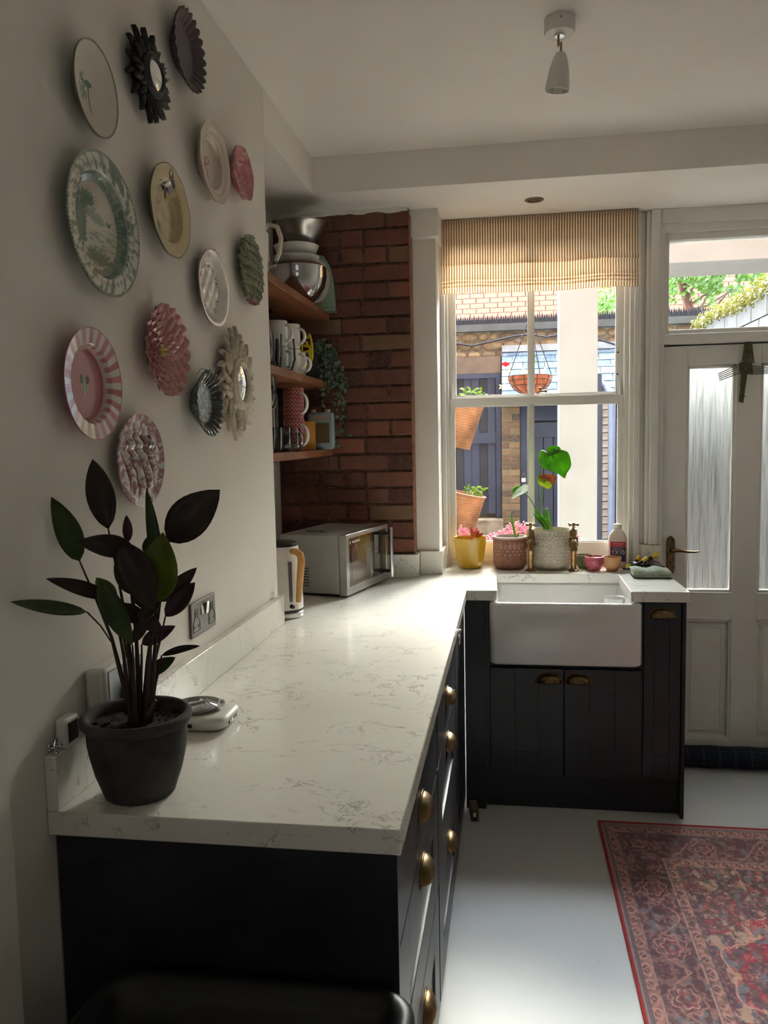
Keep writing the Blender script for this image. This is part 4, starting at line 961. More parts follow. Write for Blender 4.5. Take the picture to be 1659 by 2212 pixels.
obj('handle', MB().tube([(.364, D0-.042, .028), (.364, D0-.042, HM-.003)], .008, 14), chrome_m, dr_)
for z_ in (.052, HM-.030): obj('handle_bracket', B(.355, .373, D0-.040, D0+.002, z_-.006, z_+.006), black_m, dr_, bevel=.001)
text('brand_lettering', 'Russell Hobbs', wplastic_m, dr_, .013, (.094, D0+.0008, HM-.030), (PI/2, 0, 0))
obj('lettering_mark', B(.036, .040, D0+.0006, D0+.001, HM-.036, HM-.024), wplastic_m, dr_)
obj('metal_tray_edge', B(.40, .46, -.002, .06, HM+.001, HM+.004), steel_m, mw)

# ================================================================== SHELVES AND THEIR CONTENTS
SX = -.001
ZS = (2.085, 1.785, 1.493)
for z_, lab in zip(ZS, ('top oiled wood alcove shelf carrying the bowls and jug', 'middle oiled wood alcove shelf carrying white mugs', 'bottom oiled wood alcove shelf carrying the chevron mugs and radio')):
    t = thing('wooden_shelf', lab, 'shelf', (-.135, 1.87, z_))
    obj('board', B(-.1135, SX+.135, -.4665, .458, -.029, 0), shelf_m, t, bevel=.002)
    for yy in (-.3, .1, .4): obj('bracket', B(-.1145, -.02, yy-.009, yy+.009, -.045, -.0295), black_m, t)
zt, zm, zb = ZS
# bowl stack
bx0, by0 = -.118, 1.93
def bowl(name, label, prof, z, mat, x=bx0, y=by0, fn=None, seg=48, group=None, cat='bowl'):
    t = tag(obj(name, MB().lathe(prof, seg, fn=fn), mat, loc=(x, y, z), solid=0, angle=50), label, cat, group); return t
BX, BY = -.082, 2.11
bowl('mixing_bowl', 'large polished steel mixing bowl at the bottom of the stack on the top shelf', [(0, .001), (.04, .001), (.046, .004), (.085, .034), (.110, .075), (.119, .118), (.118, .146), (.120, .150), (.120, .152), (.116, .150), (.115, .118), (.106, .076), (.082, .038), (.04, .008), (0, .008)], zt, chrome_m, y=BY, x=BX)
bowl('serving_bowl', 'brown stoneware bowl nested in the steel mixing bowl', [(0, .0), (.05, .0), (.085, .02), (.098, .045), (.100, .058), (.097, .059), (.094, .045), (.08, .022), (.05, .006), (0, .006)], zt+.108, plain('brown_stoneware', (112, 88, 72), .6, var=.2), y=BY, x=BX)
bowl('serving_bowl', 'white serving bowl above the brown stoneware bowl on the top shelf', [(0, .0), (.05, .0), (.078, .014), (.093, .030), (.096, .038), (.093, .039), (.086, .030), (.05, .006), (0, .006)], zt+.160, white_m, y=BY, x=BX-.005)
bowl('pie_dish', 'scalloped off-white dish directly below the conical steel bowl', [(0, .0), (.06, .0), (.076, .004), (.088, .028), (.093, .042), (.090, .043), (.08, .028), (.06, .008), (0, .008)], zt+.200, white_m, y=BY, x=BX-.003, fn=lambda a, k, r, z: (r*(1+.014*math.sin(14*a)*(k > 3)), z))
bowl('salad_bowl', 'wide conical brushed steel bowl on top of the stack', [(0, .0), (.044, .0), (.048, .003), (.086, .055), (.109, .082), (.113, .084), (.112, .086), (.106, .083), (.08, .055), (.044, .008), (0, .008)], zt+.2435, steel_m, x=-.060, y=BY)
# mint kitchen scale behind
ms = thing('kitchen_scale', 'mint green retro kitchen scale with a round dial behind the steel bowl', 'scale', (-.047, 2.268, zt), .12); ms.scale = (.85, .8, 1.22)
mint = plain('mint_enamel', (132, 156, 134), .35, var=.02)
out = [(-.10, 0), (.10, 0), (.098, .03), (.092, .10), (.078, .15), (.05, .182), (0, .194), (-.05, .182), (-.078, .15), (-.092, .10), (-.098, .03)]
mb = MB(); n = len(out); 
P = [[(x*s, y, .006+z*(s*.5+.5)) for x, z in out] for s, y in ((.97, .06), (1, .055), (1, -.025), (.97, -.03))]
mb.grid(P, closev=True); mb.face([k for k in range(n)]); mb.face([3*n+k for k in range(n)][::-1]); obj('housing', mb, mint, ms, bevel=.002)
Mr = Matrix.Rotation(PI/2, 4, 'X')
obj('dial_rim', MB().lathe([(.078, 0), (.078, .006), (.072, .007), (.071, .001)], 40, c=(0, -.030, .105), M=Mr), plain('cream_rim', (206, 196, 176), .3), ms)
obj('dial_face', MB().lathe([(0, .002), (.071, .002), (.071, 0)], 40, c=(0, -.030, .105), M=Mr), wplastic_m, ms)
tk = MB()
for k in range(36):
    a = 2*PI*k/36; r1_ = .066; r0_ = .057 if k % 3 == 0 else .061; tk.tube([(r0_*math.sin(a), -.0325, .105+r0_*math.cos(a)), (r1_*math.sin(a), -.0325, .105+r1_*math.cos(a))], .0008, 4)
obj('dial_ticks', tk, black_m, ms); obj('pointer', MB().tube([(0, -.034, .105), (.03, -.034, .150)], .0012, 6), black_m, ms)
obj('foot_plate', B(-.10, .105, -.04, .065, .0005, .006), mint, ms, bevel=.002)
# jug
jg = thing('patterned_jug', 'cream jug with a dark floral foot, its handle peeping past the chimney breast', 'jug', (-.125, 1.60, zt))
jm = NT('floral_jug'); v = jm.co('Object'); s3 = jm.add('SeparateXYZ'); jm.link(v, s3.inputs[0]); nn = jm.noise(v, 55, 3)
low = jm.math('LESS_THAN', s3.outputs[2], .075); msk = jm.math('MULTIPLY', jm.ramp(nn, [(.5, (0, 0, 0, 1)), (.56, (1, 1, 1, 1))]), low); jm.base(jm.mix(msk, (214, 204, 190), (70, 76, 74))); jm.b.inputs['Roughness'].default_value = .25; jm = jm.m
obj('body', MB().lathe([(0, .001), (.05, .001), (.062, .01), (.075, .06), (.07, .12), (.055, .17), (.062, .205), (.058, .205), (.05, .17), (.066, .12), (.07, .06), (.0, .008)], 40), jm, jg)
obj('handle', MB().tube([(.050, -.0, .175), (.075, .0, .20), (.105, 0, .19), (.118, 0, .15), (.110, 0, .10), (.090, 0, .06), (.070, 0, .045)], [.008, .008, .009, .009, .008, .007, .006], 10), jm, jg)
bowl('cream_cup', 'pale cup beside the patterned jug on the top shelf', [(0, .0), (.03, .0), (.035, .01), (.04, .06), (.042, .14), (.040, .14), (.037, .06), (.03, .01), (0, .01)], zt, white_m, x=-.060, y=1.48, cat='cup')
# middle shelf mugs (stacked) and tumblers
mz = zm
for i, (x, y, lv, lab) in enumerate(((-.073, 1.74, 0, 'nearest white mug of the middle shelf, lower in its stack'), (-.073, 1.74, 1, 'nearest white mug of the middle shelf, upper in its stack'),
        (-.052, 1.845, 0, 'lower white mug of the second stack on the middle shelf'), (-.052, 1.845, 1, 'upper white mug of the second stack on the middle shelf'), (-.060, 1.955, 0, 'white mug at the far end of the middle shelf mugs, beside the yellow ornament'))):
    mug('white_mug', lab, (x, y, mz+.0005+lv*.095), .040, .093, white_m, -.30, 'white mugs on the middle shelf')
def tumbler(label, x, y, z, r, h, group, kind=0, tilt=0):
    pr_ = [(0, .003), (r*.72, .003), (r*.76, 0), (r*.82, .004), (r*.94, h*.4), (r, h), (r-.0015, h), (r*.92-.0015, h*.4), (r*.78, .010), (0, .010)] if kind == 0 else [(0, .004), (r*.55, .004), (r*.6, 0), (r*.7, .006), (r*1.0, h*.35), (r*.92, h), (r*.92-.0015, h), (r*.97, h*.35), (r*.62, .012), (0, .012)]
    o = obj('glass_tumbler', MB().lathe(pr_, 32, fn=(lambda a, k, rr, z: (rr*(1+.012*math.cos(12*a)), z)) if kind == 0 else None), drink_m, loc=(x, y, z)); return tag(o, label, 'glass', group)
tumbler('rounded clear tumbler nearest the chimney breast on the middle shelf', -.042, 1.46, zm, .038, .115, 'glasses on the middle shelf', 1)
tumbler('straight fluted clear glass in front of the white mugs', -.040, 1.560, zm, .036, .118, 'glasses on the middle shelf')
tumbler('curved clear tumbler farthest along in front of the mugs', -.0185, 1.650, zm, .037, .110, 'glasses on the middle shelf', 1)
# yellow openwork ornament
yo = MB(); Q = lambda u, v_: at(u, v_, 1, 2.03)
def slab(mb, pts, y, th):
    n = len(mb.v); m_ = len(pts); mb.v += [(p.x, y-th/2, p.z) for p in pts]+[(p.x, y+th/2, p.z) for p in pts]
    mb.face([n+i for i in range(m_)]); mb.face([n+m_+i for i in range(m_)][::-1])
    for i in range(m_): j = (i+1) % m_; mb.face((n+i, n+j, n+m_+j, n+m_+i))
outp = [(652, 738), (660, 728), (666, 729), (668, 722), (671, 730), (674, 748), (675, 765), (673, 778), (669, 787), (673, 786), (671, 790), (664, 789), (660, 797), (650, 800), (645, 770), (652, 762)]
orr = [Q(*p) for p in outp]; org = Q(663, 760)
for a, b in zip(outp, outp[1:]+outp[:1]):   # ring of strokes leaves the openings free
    yo.tube([Q(*a), Q(*b)], .0048, 8)
for a, b in (((652, 745), (664, 748)), ((664, 748), (674, 752)), ((664, 748), (662, 738)), ((654, 762), (668, 758)), ((668, 758), (672, 748)), ((668, 758), (671, 775)), ((655, 795), (666, 785)), ((670, 745), (672, 765))): yo.tube([Q(*a), Q(*b)], .0052, 8)
tag(obj('yellow_ornament', yo, plain('yellow_plastic', (222, 196, 40), .35, var=.03), loc=(0, 0, 0)), 'bright yellow openwork ornament beside the white mugs', 'ornament')
# trailing plant on middle shelf
tp = thing('trailing_plant', 'trailing plant with round grey-green leaves spilling over the middle shelf end', 'plant', (-.075, 2.19, zm))
obj('pot', MB().lathe([(0, .001), (.05, .001), (.055, .005), (.062, .09), (.066, .10), (.062, .10), (.056, .08), (0, .08)], 32), plain('dark_pot', (34, 36, 34), .5), tp)
lm, stt = MB(), MB(); rl = random.Random(4); Ot = Vector((-.075, 2.19, zm))
def strand(pts, n, spread, size=.007):
    pts = [Vector(p) for p in pts]; stt.tube(pts, .0009, 5)
    for k in range(n):
        f = rl.random()*(len(pts)-1); i = int(f); c = pts[i].lerp(pts[min(i+1, len(pts)-1)], f-i)+Vector((rl.uniform(-spread, spread), rl.uniform(-spread, spread)*.6, rl.uniform(-spread, spread)))
        s = size*rl.uniform(.7, 1.25); nn = Vector((rl.uniform(-1, 1), -1.2, rl.uniform(-.6, 1))).normalized(); a = nn.orthogonal().normalized(); b = nn.cross(a)
        base = len(lm.v); lm.v += [tuple(c+nn*.0015)]+[tuple(c+(a*math.cos(t_)+b*math.sin(t_))*s) for t_ in [2*PI*q/7 for q in range(7)]]
        for q in range(7): lm.face((base, base+1+q, base+1+(q+1) % 7))
def px2(u, v_, y): return at(u, v_, 1, y)-Ot
for k in range(30):
    u0 = 672+rl.uniform(-4, 30); v0 = 745+rl.uniform(-12, 18); u1 = 688+rl.uniform(-6, 66); v1 = 780+rl.uniform(10, 128); yy = rl.uniform(2.14, 2.30)
    if u1 > 735: v1 = max(v1, 850)
    strand([Vector((rl.uniform(-.03, .03), rl.uniform(-.03, .03), .095)), px2(u0+10, v0, 2.2), px2((u0+u1)/2+8, (v0+v1)/2-14, yy), px2(u1, v1, yy)], 27, .009)
for (u0, v0, u1, v1, u2, v2) in ((725, 880, 720, 930, 712, 975), (745, 880, 735, 925, 716, 950), (700, 850, 712, 930, 709, 1000), (735, 900, 742, 930, 756, 940), (712, 930, 722, 960, 745, 970)):
    strand([px2(u0, v0, 2.29), px2(u1, v1, 2.3), px2(u2, v2, 2.3)], 9, .008)
strand([px2(709, 960, 2.3), px2(711, 1000, 2.31), px2(702, 1060, 2.31), px2(712, 1100, 2.31), px2(709, 1128, 2.31)], 5, .004, .004)
o = obj('leaves', lm, leaf_sage, tp, smooth=False); o['kind'] = 'stuff'; o = obj('stems', stt, plain('dark_stem', (58, 38, 34), .6), tp); o['kind'] = 'stuff'
# bottom shelf
cv = NT('chevron_print'); v = cv.co('Object'); s3 = cv.add('SeparateXYZ'); cv.link(v, s3.inputs[0])
an = cv.math('ARCTAN2', s3.outputs[1], s3.outputs[0]); zz = cv.math('PINGPONG', cv.math('MULTIPLY', an, 9/PI), .5)
ff = cv.math('FRACT', cv.math('ADD', cv.math('MULTIPLY', s3.outputs[2], 62), cv.math('MULTIPLY', zz, 1.5)))
cv.base(cv.ramp(ff, [(0, (148, 62, 62)), (.66, (150, 66, 64)), (.72, (214, 160, 150)), (.95, (214, 160, 150))])); cv.b.inputs['Roughness'].default_value = .3; cv = cv.m
for k, lab in ((0, 'lower red chevron mug on the bottom shelf'), (1, 'upper red chevron mug stacked on its twin, thin white handle showing')):
    t = mug('chevron_mug', lab, (-.060, 1.90, zb+.0005+k*.1225), .041, .1215, cv, -.45, 'stacked red chevron mugs', handle=True, hm=white_m)
tumbler('tall clear glass at the near end of the bottom shelf, below another', -.036, 1.460, zb, .034, .150, 'glasses on the bottom shelf')
tumbler('clear tumbler standing on the tall glass at the near end of the bottom shelf', -.036, 1.460, zb+.1505, .036, .105, 'glasses on the bottom shelf', 1)
def gmug(lab, x, y, rz):
    t = mug('glass_mug', lab, (x, y, zb+.0005), .036, .088, drink_m, rz, 'glass mugs on the bottom shelf', handle=True)
gmug('clear glass mug nearest the tall glass on the bottom shelf', -.045, 1.560, .5); gmug('clear glass mug standing in front of the chevron mugs', -.040, 1.655, .5); gmug('clear glass mug with its handle turned right, beside the chevron mugs', -.040, 1.770, -.4)
bb = obj('steel_ball_infuser', MB().ball((0, 0, .02), .02, 16).tube([(.0, 0, .04), (.0, .0, .05), (.03, .02, .02)], .001, 6), chrome_m, loc=(-.09, 1.65, zb+.12)); tag(bb, 'small shiny steel ball behind the glasses', 'infuser') if 0 else bpy.data.objects.remove(bb)
rd = thing('retro_radio', 'pale blue rounded radio with an olive front grille and orange script lettering', 'radio', (at(694, 930, 1, 2.19).x, 2.19, zb), .14)
rb = plain('duck_egg_blue', (138, 158, 162), .4, var=.02)
obj('case', B(-.057, .057, -.03, .03, .001, .158), rb, rd, bevel=.012)
obj('grille', B(-.036, .036, -.0325, -.0305, .028, .112), plain('olive_grille', (98, 78, 40), .6, var=.2, scale=300), rd, bevel=.004)
text('script_lettering', 'Roberts', plain('orange_script', (214, 110, 60), .4), rd, .024, (0, -.0305, .134), (PI/2, 0, 0), shear=.3)
for xx in (-.03, .03): obj('knob', MB().lathe([(0, .170), (.010, .170), (.011, .168), (.011, .158)], 16, c=(xx, 0, 0)), wplastic_m, rd)
tag(obj('ochre_book', B(-.005, .005, -.045, .035, .001, .118), plain('ochre_cover', (196, 130, 46), .6), loc=(at(664, 930, 1, 2.06).x, 2.06, zb), rotz=-.85, bevel=.001), 'thin ochre book leaning between the chevron mugs and the radio', 'book')

# ================================================================== WINDOW LEDGE
def potlathe(name, prof, mat, par, **k): return obj(name, MB().lathe(prof, k.pop('seg', 64), fn=k.pop('fn', None)), mat, par, **k)
yp = thing('plant_pot', 'glossy mustard yellow faceted pot on the ledge at the left of the window', 'pot', (.590, 2.598, HZ))
ym = plain('mustard_glaze', (206, 162, 26), .18, var=.02, coat=.5)
def facet(a, k, r, z):
    s = sst(.125, .02, np.array(z)) if 0 else max(0, min(1, (.118-z)/.075)); n = 10; q = ((a+.3) % (2*PI/n))-PI/n; return (r*((1-s)+s*math.cos(PI/n)/math.cos(q)), z)
potlathe('pot', [(0, .001), (.046, .001), (.052, .004), (.060, .018), (.067, .045), (.072, .08), (.0755, .115), (.0785, .143), (.0775, .145), (.0755, .143), (.073, .11), (.071, .10)], ym, yp, seg=128, fn=facet, angle=16)
potlathe('soil', [(0, .105), (.05, .108), (.0715, .104)], soil_m, yp, seg=24)
for b, tp, wd, mt in (((1022, 1162), (1003, 1166), 10, leaf_brown), ((1020, 1160), (1032, 1138), 10, petal_pink), ((1022, 1162), (1018, 1137), 7, leaf_brown), ((1026, 1160), (1045, 1152), 8, leaf_brown), ((1022, 1160), (1036, 1146), 9, leaf_brown)):
    o_ = Vector((.590, 2.598, HZ)); obj('withered_leaf', leaf3(at(*b, 1, 2.60)-o_, at(*tp, 1, 2.60)-o_, pxw(wd, 2.6), (0, -1, .3), .12, .5), mt, yp, solid=.0006)
tc = thing('plant_pot', 'terracotta pot with pale stamped diamond pattern, between the yellow pot and left tap', 'pot', (.775, 2.597, HZ))
N_A, N_Z = 220, 60; prof = []
P = []; cols = []
for i in range(N_A):
    a = 2*PI*i/N_A; row = []
    for k in range(N_Z+1):
        z = .150*k/N_Z; r = .062+.016*min(1, z/.03)**.5 if z < .03 else .078
        r = .078-.016*max(0, 1-z/.032)**2.2; q = 0
        if .062 < z < .110:
            u = a*11/PI; v_ = (z-.062)/.016; d_ = abs(((u+.5*(int(v_) % 2)) % 1)-.5)*2+abs((v_ % 1)-.5)*2; q = 1 if d_ < .8 else 0
        elif .110 <= z < .134: q = 1 if abs(((a*11/PI) % 1)-.5)*2 < 1-abs((z-.110)/.024) else 0
        elif z < .060: q = 1 if (math.sin(a*48) > .25 and math.sin(z*520+a*9) > -.2) else 0
        r -= .0014*q if z < .140 else 0
        row.append((r*math.cos(a), r*math.sin(a), z)); cols.append((q, z, a))
    row += [(.073*math.cos(a), .073*math.sin(a), .1505), (.070*math.cos(a), .070*math.sin(a), .146), (.068*math.cos(a), .068*math.sin(a), .12)]; cols += [(2, .15, a)]*3
    P.append(row)
mb = MB().grid(P, closeu=True); cc = np.array(cols); pt_ = Paint(len(cc), (150, 100, 82)); nn = fbm(cc[:, 2]*12, cc[:, 1]*160, 3)
pt_.put((186, 156, 140), (cc[:, 0] == 1)*(.35+.65*sst(.4, .6, nn))); pt_.put((128, 84, 70), sst(.55, .7, fbm(cc[:, 2]*5, cc[:, 1]*60, 8))*.6); pt_.put((200, 184, 174), (cc[:, 1] > .142)*1.0); pt_.put((70, 52, 46), (cc[:, 1] < .004)*1.0)
mb.cols = pt_.rgba(); obj('pot', mb, vcol('matt_terracotta', .8, 0), tc, angle=60)
obj('pot_floor', MB().lathe([(0, .001), (.0625, .001)], 32), plain('terracotta_base', (110, 74, 60), .8), tc)
potlathe('soil', [(0, .12), (.0685, .12)], soil_m, tc, seg=24)
o_ = Vector((.775, 2.597, HZ)); obj('shoot', leaf3(at(1114, 1163, 1, 2.59)-o_, at(1103, 1108, 1, 2.59)-o_, .009, (0, -1, 0), .04, .6), leaf_fresh, tc, solid=.0012); obj('shoot', leaf3(at(1114, 1163, 1, 2.59)-o_, at(1122, 1150, 1, 2.59)-o_, .006, (0, -1, 0), .1, .6), leaf_fresh, tc, solid=.001)
sp = thing('plant_pot', 'large off-white pot covered in raised rings, standing between the two brass taps', 'pot', (.964, 2.592, HZ))
N_A, N_Z = 420, 120; rr = random.Random(12); cen = []
for j in range(11):
    for i in range(32): cen.append((2*PI*(i+.5*(j % 2)+rr.uniform(-.18, .18))/32, .012+.0155*j+rr.uniform(-.003, .003), rr.uniform(.0048, .0068)))
cen = np.array(cen)
aa = np.repeat(np.linspace(0, 2*PI, N_A, endpoint=False), N_Z+1); zz = np.tile(np.linspace(0, .182, N_Z+1), N_A)
dA = (aa[:, None]-cen[None, :, 0]+PI) % (2*PI)-PI; dist = np.hypot(dA*.092, zz[:, None]-cen[None, :, 1]); j_ = dist.argmin(1); dmin = dist[np.arange(len(aa)), j_]; rad = cen[j_, 2]
ring_ = np.exp(-((dmin-rad*.75)/(.0014))**2)*(zz < .172)*(zz > .006)
r0_ = .094-.026*np.clip(1-zz/.045, 0, 1)**2.4+.0022*ring_
v_ = np.column_stack([r0_*np.cos(aa), r0_*np.sin(aa), zz]).reshape(N_A, N_Z+1, 3)
a1 = np.linspace(0, 2*PI, N_A, endpoint=False)
ex = [np.stack([q*np.cos(a1), q*np.sin(a1), np.full(N_A, h_)], -1)[:, None] for q, h_ in ((.092, .1835), (.089, .181), (.087, .155))]
v_ = np.concatenate([v_]+ex, 1); mb = MB(); n_ = v_.shape[1]; mb.v = v_.reshape(-1, 3).tolist(); idx = np.arange(N_A*n_).reshape(N_A, n_); nx_ = np.roll(idx, -1, 0)
mb.f = np.stack([idx[:, :-1], nx_[:, :-1], nx_[:, 1:], idx[:, 1:]], -1).reshape(-1, 4).tolist(); mb.mi = [0]*len(mb.f)
pt_ = Paint(len(aa), (206, 196, 176)); pt_.put((226, 220, 206), ring_); pt_.put((128, 114, 92), np.exp(-((dmin-rad*1.25)/.0012)**2)*.85*(zz < .172)); pt_.put((150, 136, 112), (dmin < rad*.35)*.35*(zz < .172)); pt_.put((172, 162, 144), sst(.5, .7, fbm(aa*8, zz*90, 5))*.5)
cl = pt_.rgba().reshape(N_A, N_Z+1, 4); cl = np.concatenate([cl, np.repeat(cl[:, -1:], 3, 1)], 1); mb.cols = cl.reshape(-1, 4)
obj('pot', mb, vcol('satin_cream_glaze', .4, .2), sp, angle=70); obj('pot_floor', MB().lathe([(0, .001), (.069, .001)], 32), plain('cream_base', (190, 180, 160), .6), sp)
potlathe('soil', [(0, .168), (.0875, .164)], soil_m, sp, seg=32)
o_ = Vector((.964, 2.592, HZ))
def outline_leaf(name, pts, mat, par, y, o_, bulge=.012, ctr=None, tilt=0.0):
    pts = [at(u, v_, 1, y) for u, v_ in pts]; c = at(*ctr, 1, y) if ctr else sum(pts, Vector())/len(pts)
    # densify
    dn = []
    for i in range(len(pts)):
        p0, p1, p2, p3 = pts[i-1], pts[i], pts[(i+1) % len(pts)], pts[(i+2) % len(pts)]
        for k in range(4):
            t_ = k/4; dn.append(.5*((2*p1)+(-p0+p2)*t_+(2*p0-5*p1+4*p2-p3)*t_*t_+(-p0+3*p1-3*p2+p3)*t_**3))
    mb = MB(); P = []
    for d_ in dn:
        row = []
        for k in range(7):
            f = k/6; q = c.lerp(d_, f); row.append((q.x-o_.x, q.y-bulge*(1-f*f)+.006*math.sin(f*3+d_.x*60)+tilt*(q.z-c.z)-o_.y, q.z-o_.z))
        P.append(row)
    mb.grid(P, closeu=True); return obj(name, mb, mat, par, solid=.0008, angle=80)
outline_leaf('leaf', [(1164, 979), (1172, 972), (1184, 977), (1204, 970), (1226, 976), (1233, 996), (1232, 1010), (1224, 1022), (1219, 1033), (1206, 1024), (1190, 1018), (1172, 1010), (1163, 996)], leaf_fresh, sp, 2.55, o_, .014, (1188, 981), .2)
outline_leaf('leaf', [(1180, 979), (1185, 966), (1196, 962), (1208, 965), (1213, 974), (1202, 976), (1190, 980)], leaf_fresh, sp, 2.56, o_, .004)
outline_leaf('leaf', [(1106, 1072), (1112, 1061), (1124, 1052), (1134, 1046), (1141, 1049), (1141, 1058), (1131, 1066), (1118, 1072), (1108, 1077)], make_leaf('pale_new_leaf', (216, 226, 214), (236, 242, 234), .3), sp, 2.55, o_, .004)
outline_leaf('leaf', [(1106, 1068), (1108, 1056), (1116, 1050), (1124, 1052), (1114, 1060), (1110, 1068)], leaf_fresh, sp, 2.56, o_, .002)
outline_leaf('leaf', [(1162, 1030), (1168, 1024), (1180, 1026), (1196, 1034), (1194, 1048), (1186, 1057), (1178, 1054), (1166, 1048), (1161, 1040)], make_leaf('yellowing_leaf', (120, 150, 30), (180, 186, 50), .5), sp, 2.56, o_, .006)
outline_leaf('leaf', [(1169, 1025), (1182, 1024), (1200, 1028), (1200, 1038), (1194, 1048), (1188, 1040), (1174, 1040), (1168, 1036)], leaf_brown, sp, 2.55, o_, .006)
stm = plain('fresh_stem', (86, 128, 58), .5, var=.1)
for pth, r_ in (([(1178, 1144), (1168, 1110), (1162, 1060), (1169, 1000), (1176, 982)], .0026), ([(1176, 1144), (1160, 1110), (1150, 1085), (1134, 1062)], .0024), ([(1183, 1144), (1176, 1110), (1172, 1080), (1174, 1050)], .0028), ([(1184, 1144), (1178, 1125), (1180, 1105), (1181, 1098)], .0036)):
    obj('stem', MB().tube([at(u, v_, 1, 2.57)-o_ for u, v_ in pth], [r_*1.8]+[r_]*(len(pth)-1), 8), stm, sp)
for b, tp, wd in (((1184, 1144), (1152, 1110), 9), ((1190, 1144), (1166, 1110), 9), ((1186, 1142), (1181, 1098), 7), ((1176, 1144), (1157, 1095), 7)):
    obj('leaf_sheath', leaf3(at(*b, 1, 2.57)-o_, at(*tp, 1, 2.565)-o_, pxw(wd, 2.6), (.2, -1, 0), .06, .7), leaf_fresh, sp, solid=.001)
# taps
def tap(lab, x, y):
    t = thing('brass_tap', lab, 'tap', (x, y, HZ), 0, 'brass pillar taps')
    obj('base_flange', MB().lathe([(0, .0005), (.024, .0005), (.025, .003), (.020, .006), (.014, .009), (.013, .014)], 28), tap_m, t)
    obj('column', MB().lathe([(.013, .012), (.0125, .05), (.014, .095), (.016, .10), (.016, .108)], 20), tap_m, t)
    obj('tap_body', MB().lathe([(.015, .105), (.019, .110), (.021, .12), (.021, .150), (.018, .158), (.014, .160)], 24).tube([(0, -.008, .135), (0, -.030, .132), (0, -.038, .122), (0, -.039, .096)], [.014, .014, .0135, .014], 16), tap_m, t, angle=50)
    obj('bonnet', MB().lathe([(.015, .158), (.0165, .160), (.0165, .182), (.012, .190), (.0065, .194), (.006, .208)], 6), tap_m, t, angle=20)
    cr = MB()
    for k in range(4):
        a = PI/4+k*PI/2; d_ = Vector((math.cos(a), math.sin(a), 0)); cr.tube([Vector((0, 0, .212)), Vector((0, 0, .212))+d_*.022], [.004, .0045], 8); cr.ball(tuple(Vector((0, 0, .212))+d_*.024), .0065, 10)
    cr.lathe([(.009, .206), (.010, .212), (.008, .219), (0, .220)], 16); obj('cross_handle', cr, tap_m, t)
tap('left brass pillar tap with a cross handle, between the terracotta and ringed pots', .868, 2.520); tap('right brass pillar tap with a cross handle, right of the ringed pot', 1.060, 2.520)
# small pots
def spot(lab, x, y, r, h, base, mat, fn, contents=True, seg=96):
    t = thing('small_pot', lab, 'pot', (x, y, HZ))
    potlathe('pot', [(0, .001), (base*.9, .001), (base, .003), (r*.80, h*.22), (r*.94, h*.5), (r, h*.82), (r*1.01, h*.86), (r*1.03, h*.9), (r*1.02, h), (r*.95, h), (r*.92, h*.85), (r*.9, h*.8)], mat, t, seg=seg, fn=fn, angle=60)
    if contents:
        potlathe('soil', [(0, h*.82), (r*.91, h*.80)], soil_m, t, seg=20)
        for k in range(3): obj('shoot', leaf3((0, 0, h*.8), (R_.uniform(-.015, .015), R_.uniform(-.01, .01), h*.97), .007, (0, -1, 0), .1, .4), leaf_brown, t, solid=.0006)
    return t
rib = lambda n, a: (lambda an, k, r, z: (r*(1+a*(abs(math.sin(an*n/2)))*(1 < k < 7)), z))
spot('small olive green ribbed pot behind the pink pot', 1.115, 2.60, .039, .062, .026, plain('olive_glaze', (112, 120, 80), .3, coat=.4), rib(40, .05), False)
pk = plain('pink_glaze', (196, 84, 104), .2, coat=.5)
N_ = 200; P = []
for i in range(N_):
    a = 2*PI*i/N_; row = []
    for k in range(41):
        z = .064*k/40; b = .022+(.041-.022)*min(1, z/.038)**.55 if z > .001 else .020
        c_ = 0
        if .004 < z < .052: c_ = max(math.cos((a*13+z*330)), math.cos((a*13-z*330)), -.3)
        row.append(((b+.0011*c_)*math.cos(a), (b+.0011*c_)*math.sin(a), z))
    row += [(.0385*math.cos(a), .0385*math.sin(a), .0645), (.037*math.cos(a), .037*math.sin(a), .05)]; P.append(row)
pp_ = thing('small_pot', 'small glossy pink pot with a raised lattice pattern, in front of the green one', 'pot', (1.152, 2.535, HZ)); obj('pot', MB().grid(P, closeu=True).lathe([(0, .0005), (.0205, .0005)], 24), pk, pp_, angle=70)
potlathe('soil', [(0, .05), (.037, .05)], soil_m, pp_, seg=20)
for k in range(3): obj('shoot', leaf3((0, 0, .05), (-.01+.012*k, .004, .066), .007, (0, -1, 0), .1, .4), leaf_brown, pp_, solid=.0006)
spot('small peach ribbed pot right of the pink one', 1.230, 2.525, .0395, .064, .024, plain('peach_glaze', (214, 158, 108), .3, coat=.4), rib(44, .035))
# bottle
bt = thing('cleaner_bottle', 'white plastic cleaner bottle with a red and navy label behind the small pots', 'bottle', (at(1334, 1180, 1, 2.625).x, 2.625, HZ), -.06)
Lp = []
for hw, hd, r, z in ((.038, .022, .01, .001), (.042, .026, .014, .006), (.042, .026, .014, .125), (.040, .025, .014, .140), (.034, .022, .014, .158), (.022, .018, .014, .174), (.016, .016, .015, .180), (.016, .016, .015, .184)):
    Lp.append([(x, y, z) for x, y in rrect(-hw, hw, -hd, hd, r, 6)])
mb = MB().grid(Lp, closev=True); mb.face(list(range(len(Lp[0])))); obj('bottle_body', mb, plain('milky_plastic', (220, 206, 192), .35, var=.01), bt, angle=50)
obj('cap', MB().lathe([(.018, .181), (.0195, .183), (.0195, .200), (.018, .202), (0, .202)], 32), wplastic_m, bt)
obj('label_red', B(-.034, .034, -.0272, -.0262, .098, .122), plain('label_red', (186, 34, 48), .5), bt); obj('label_navy', B(-.034, .034, -.0272, -.0262, .03, .098), plain('label_navy', (44, 40, 84), .5), bt)
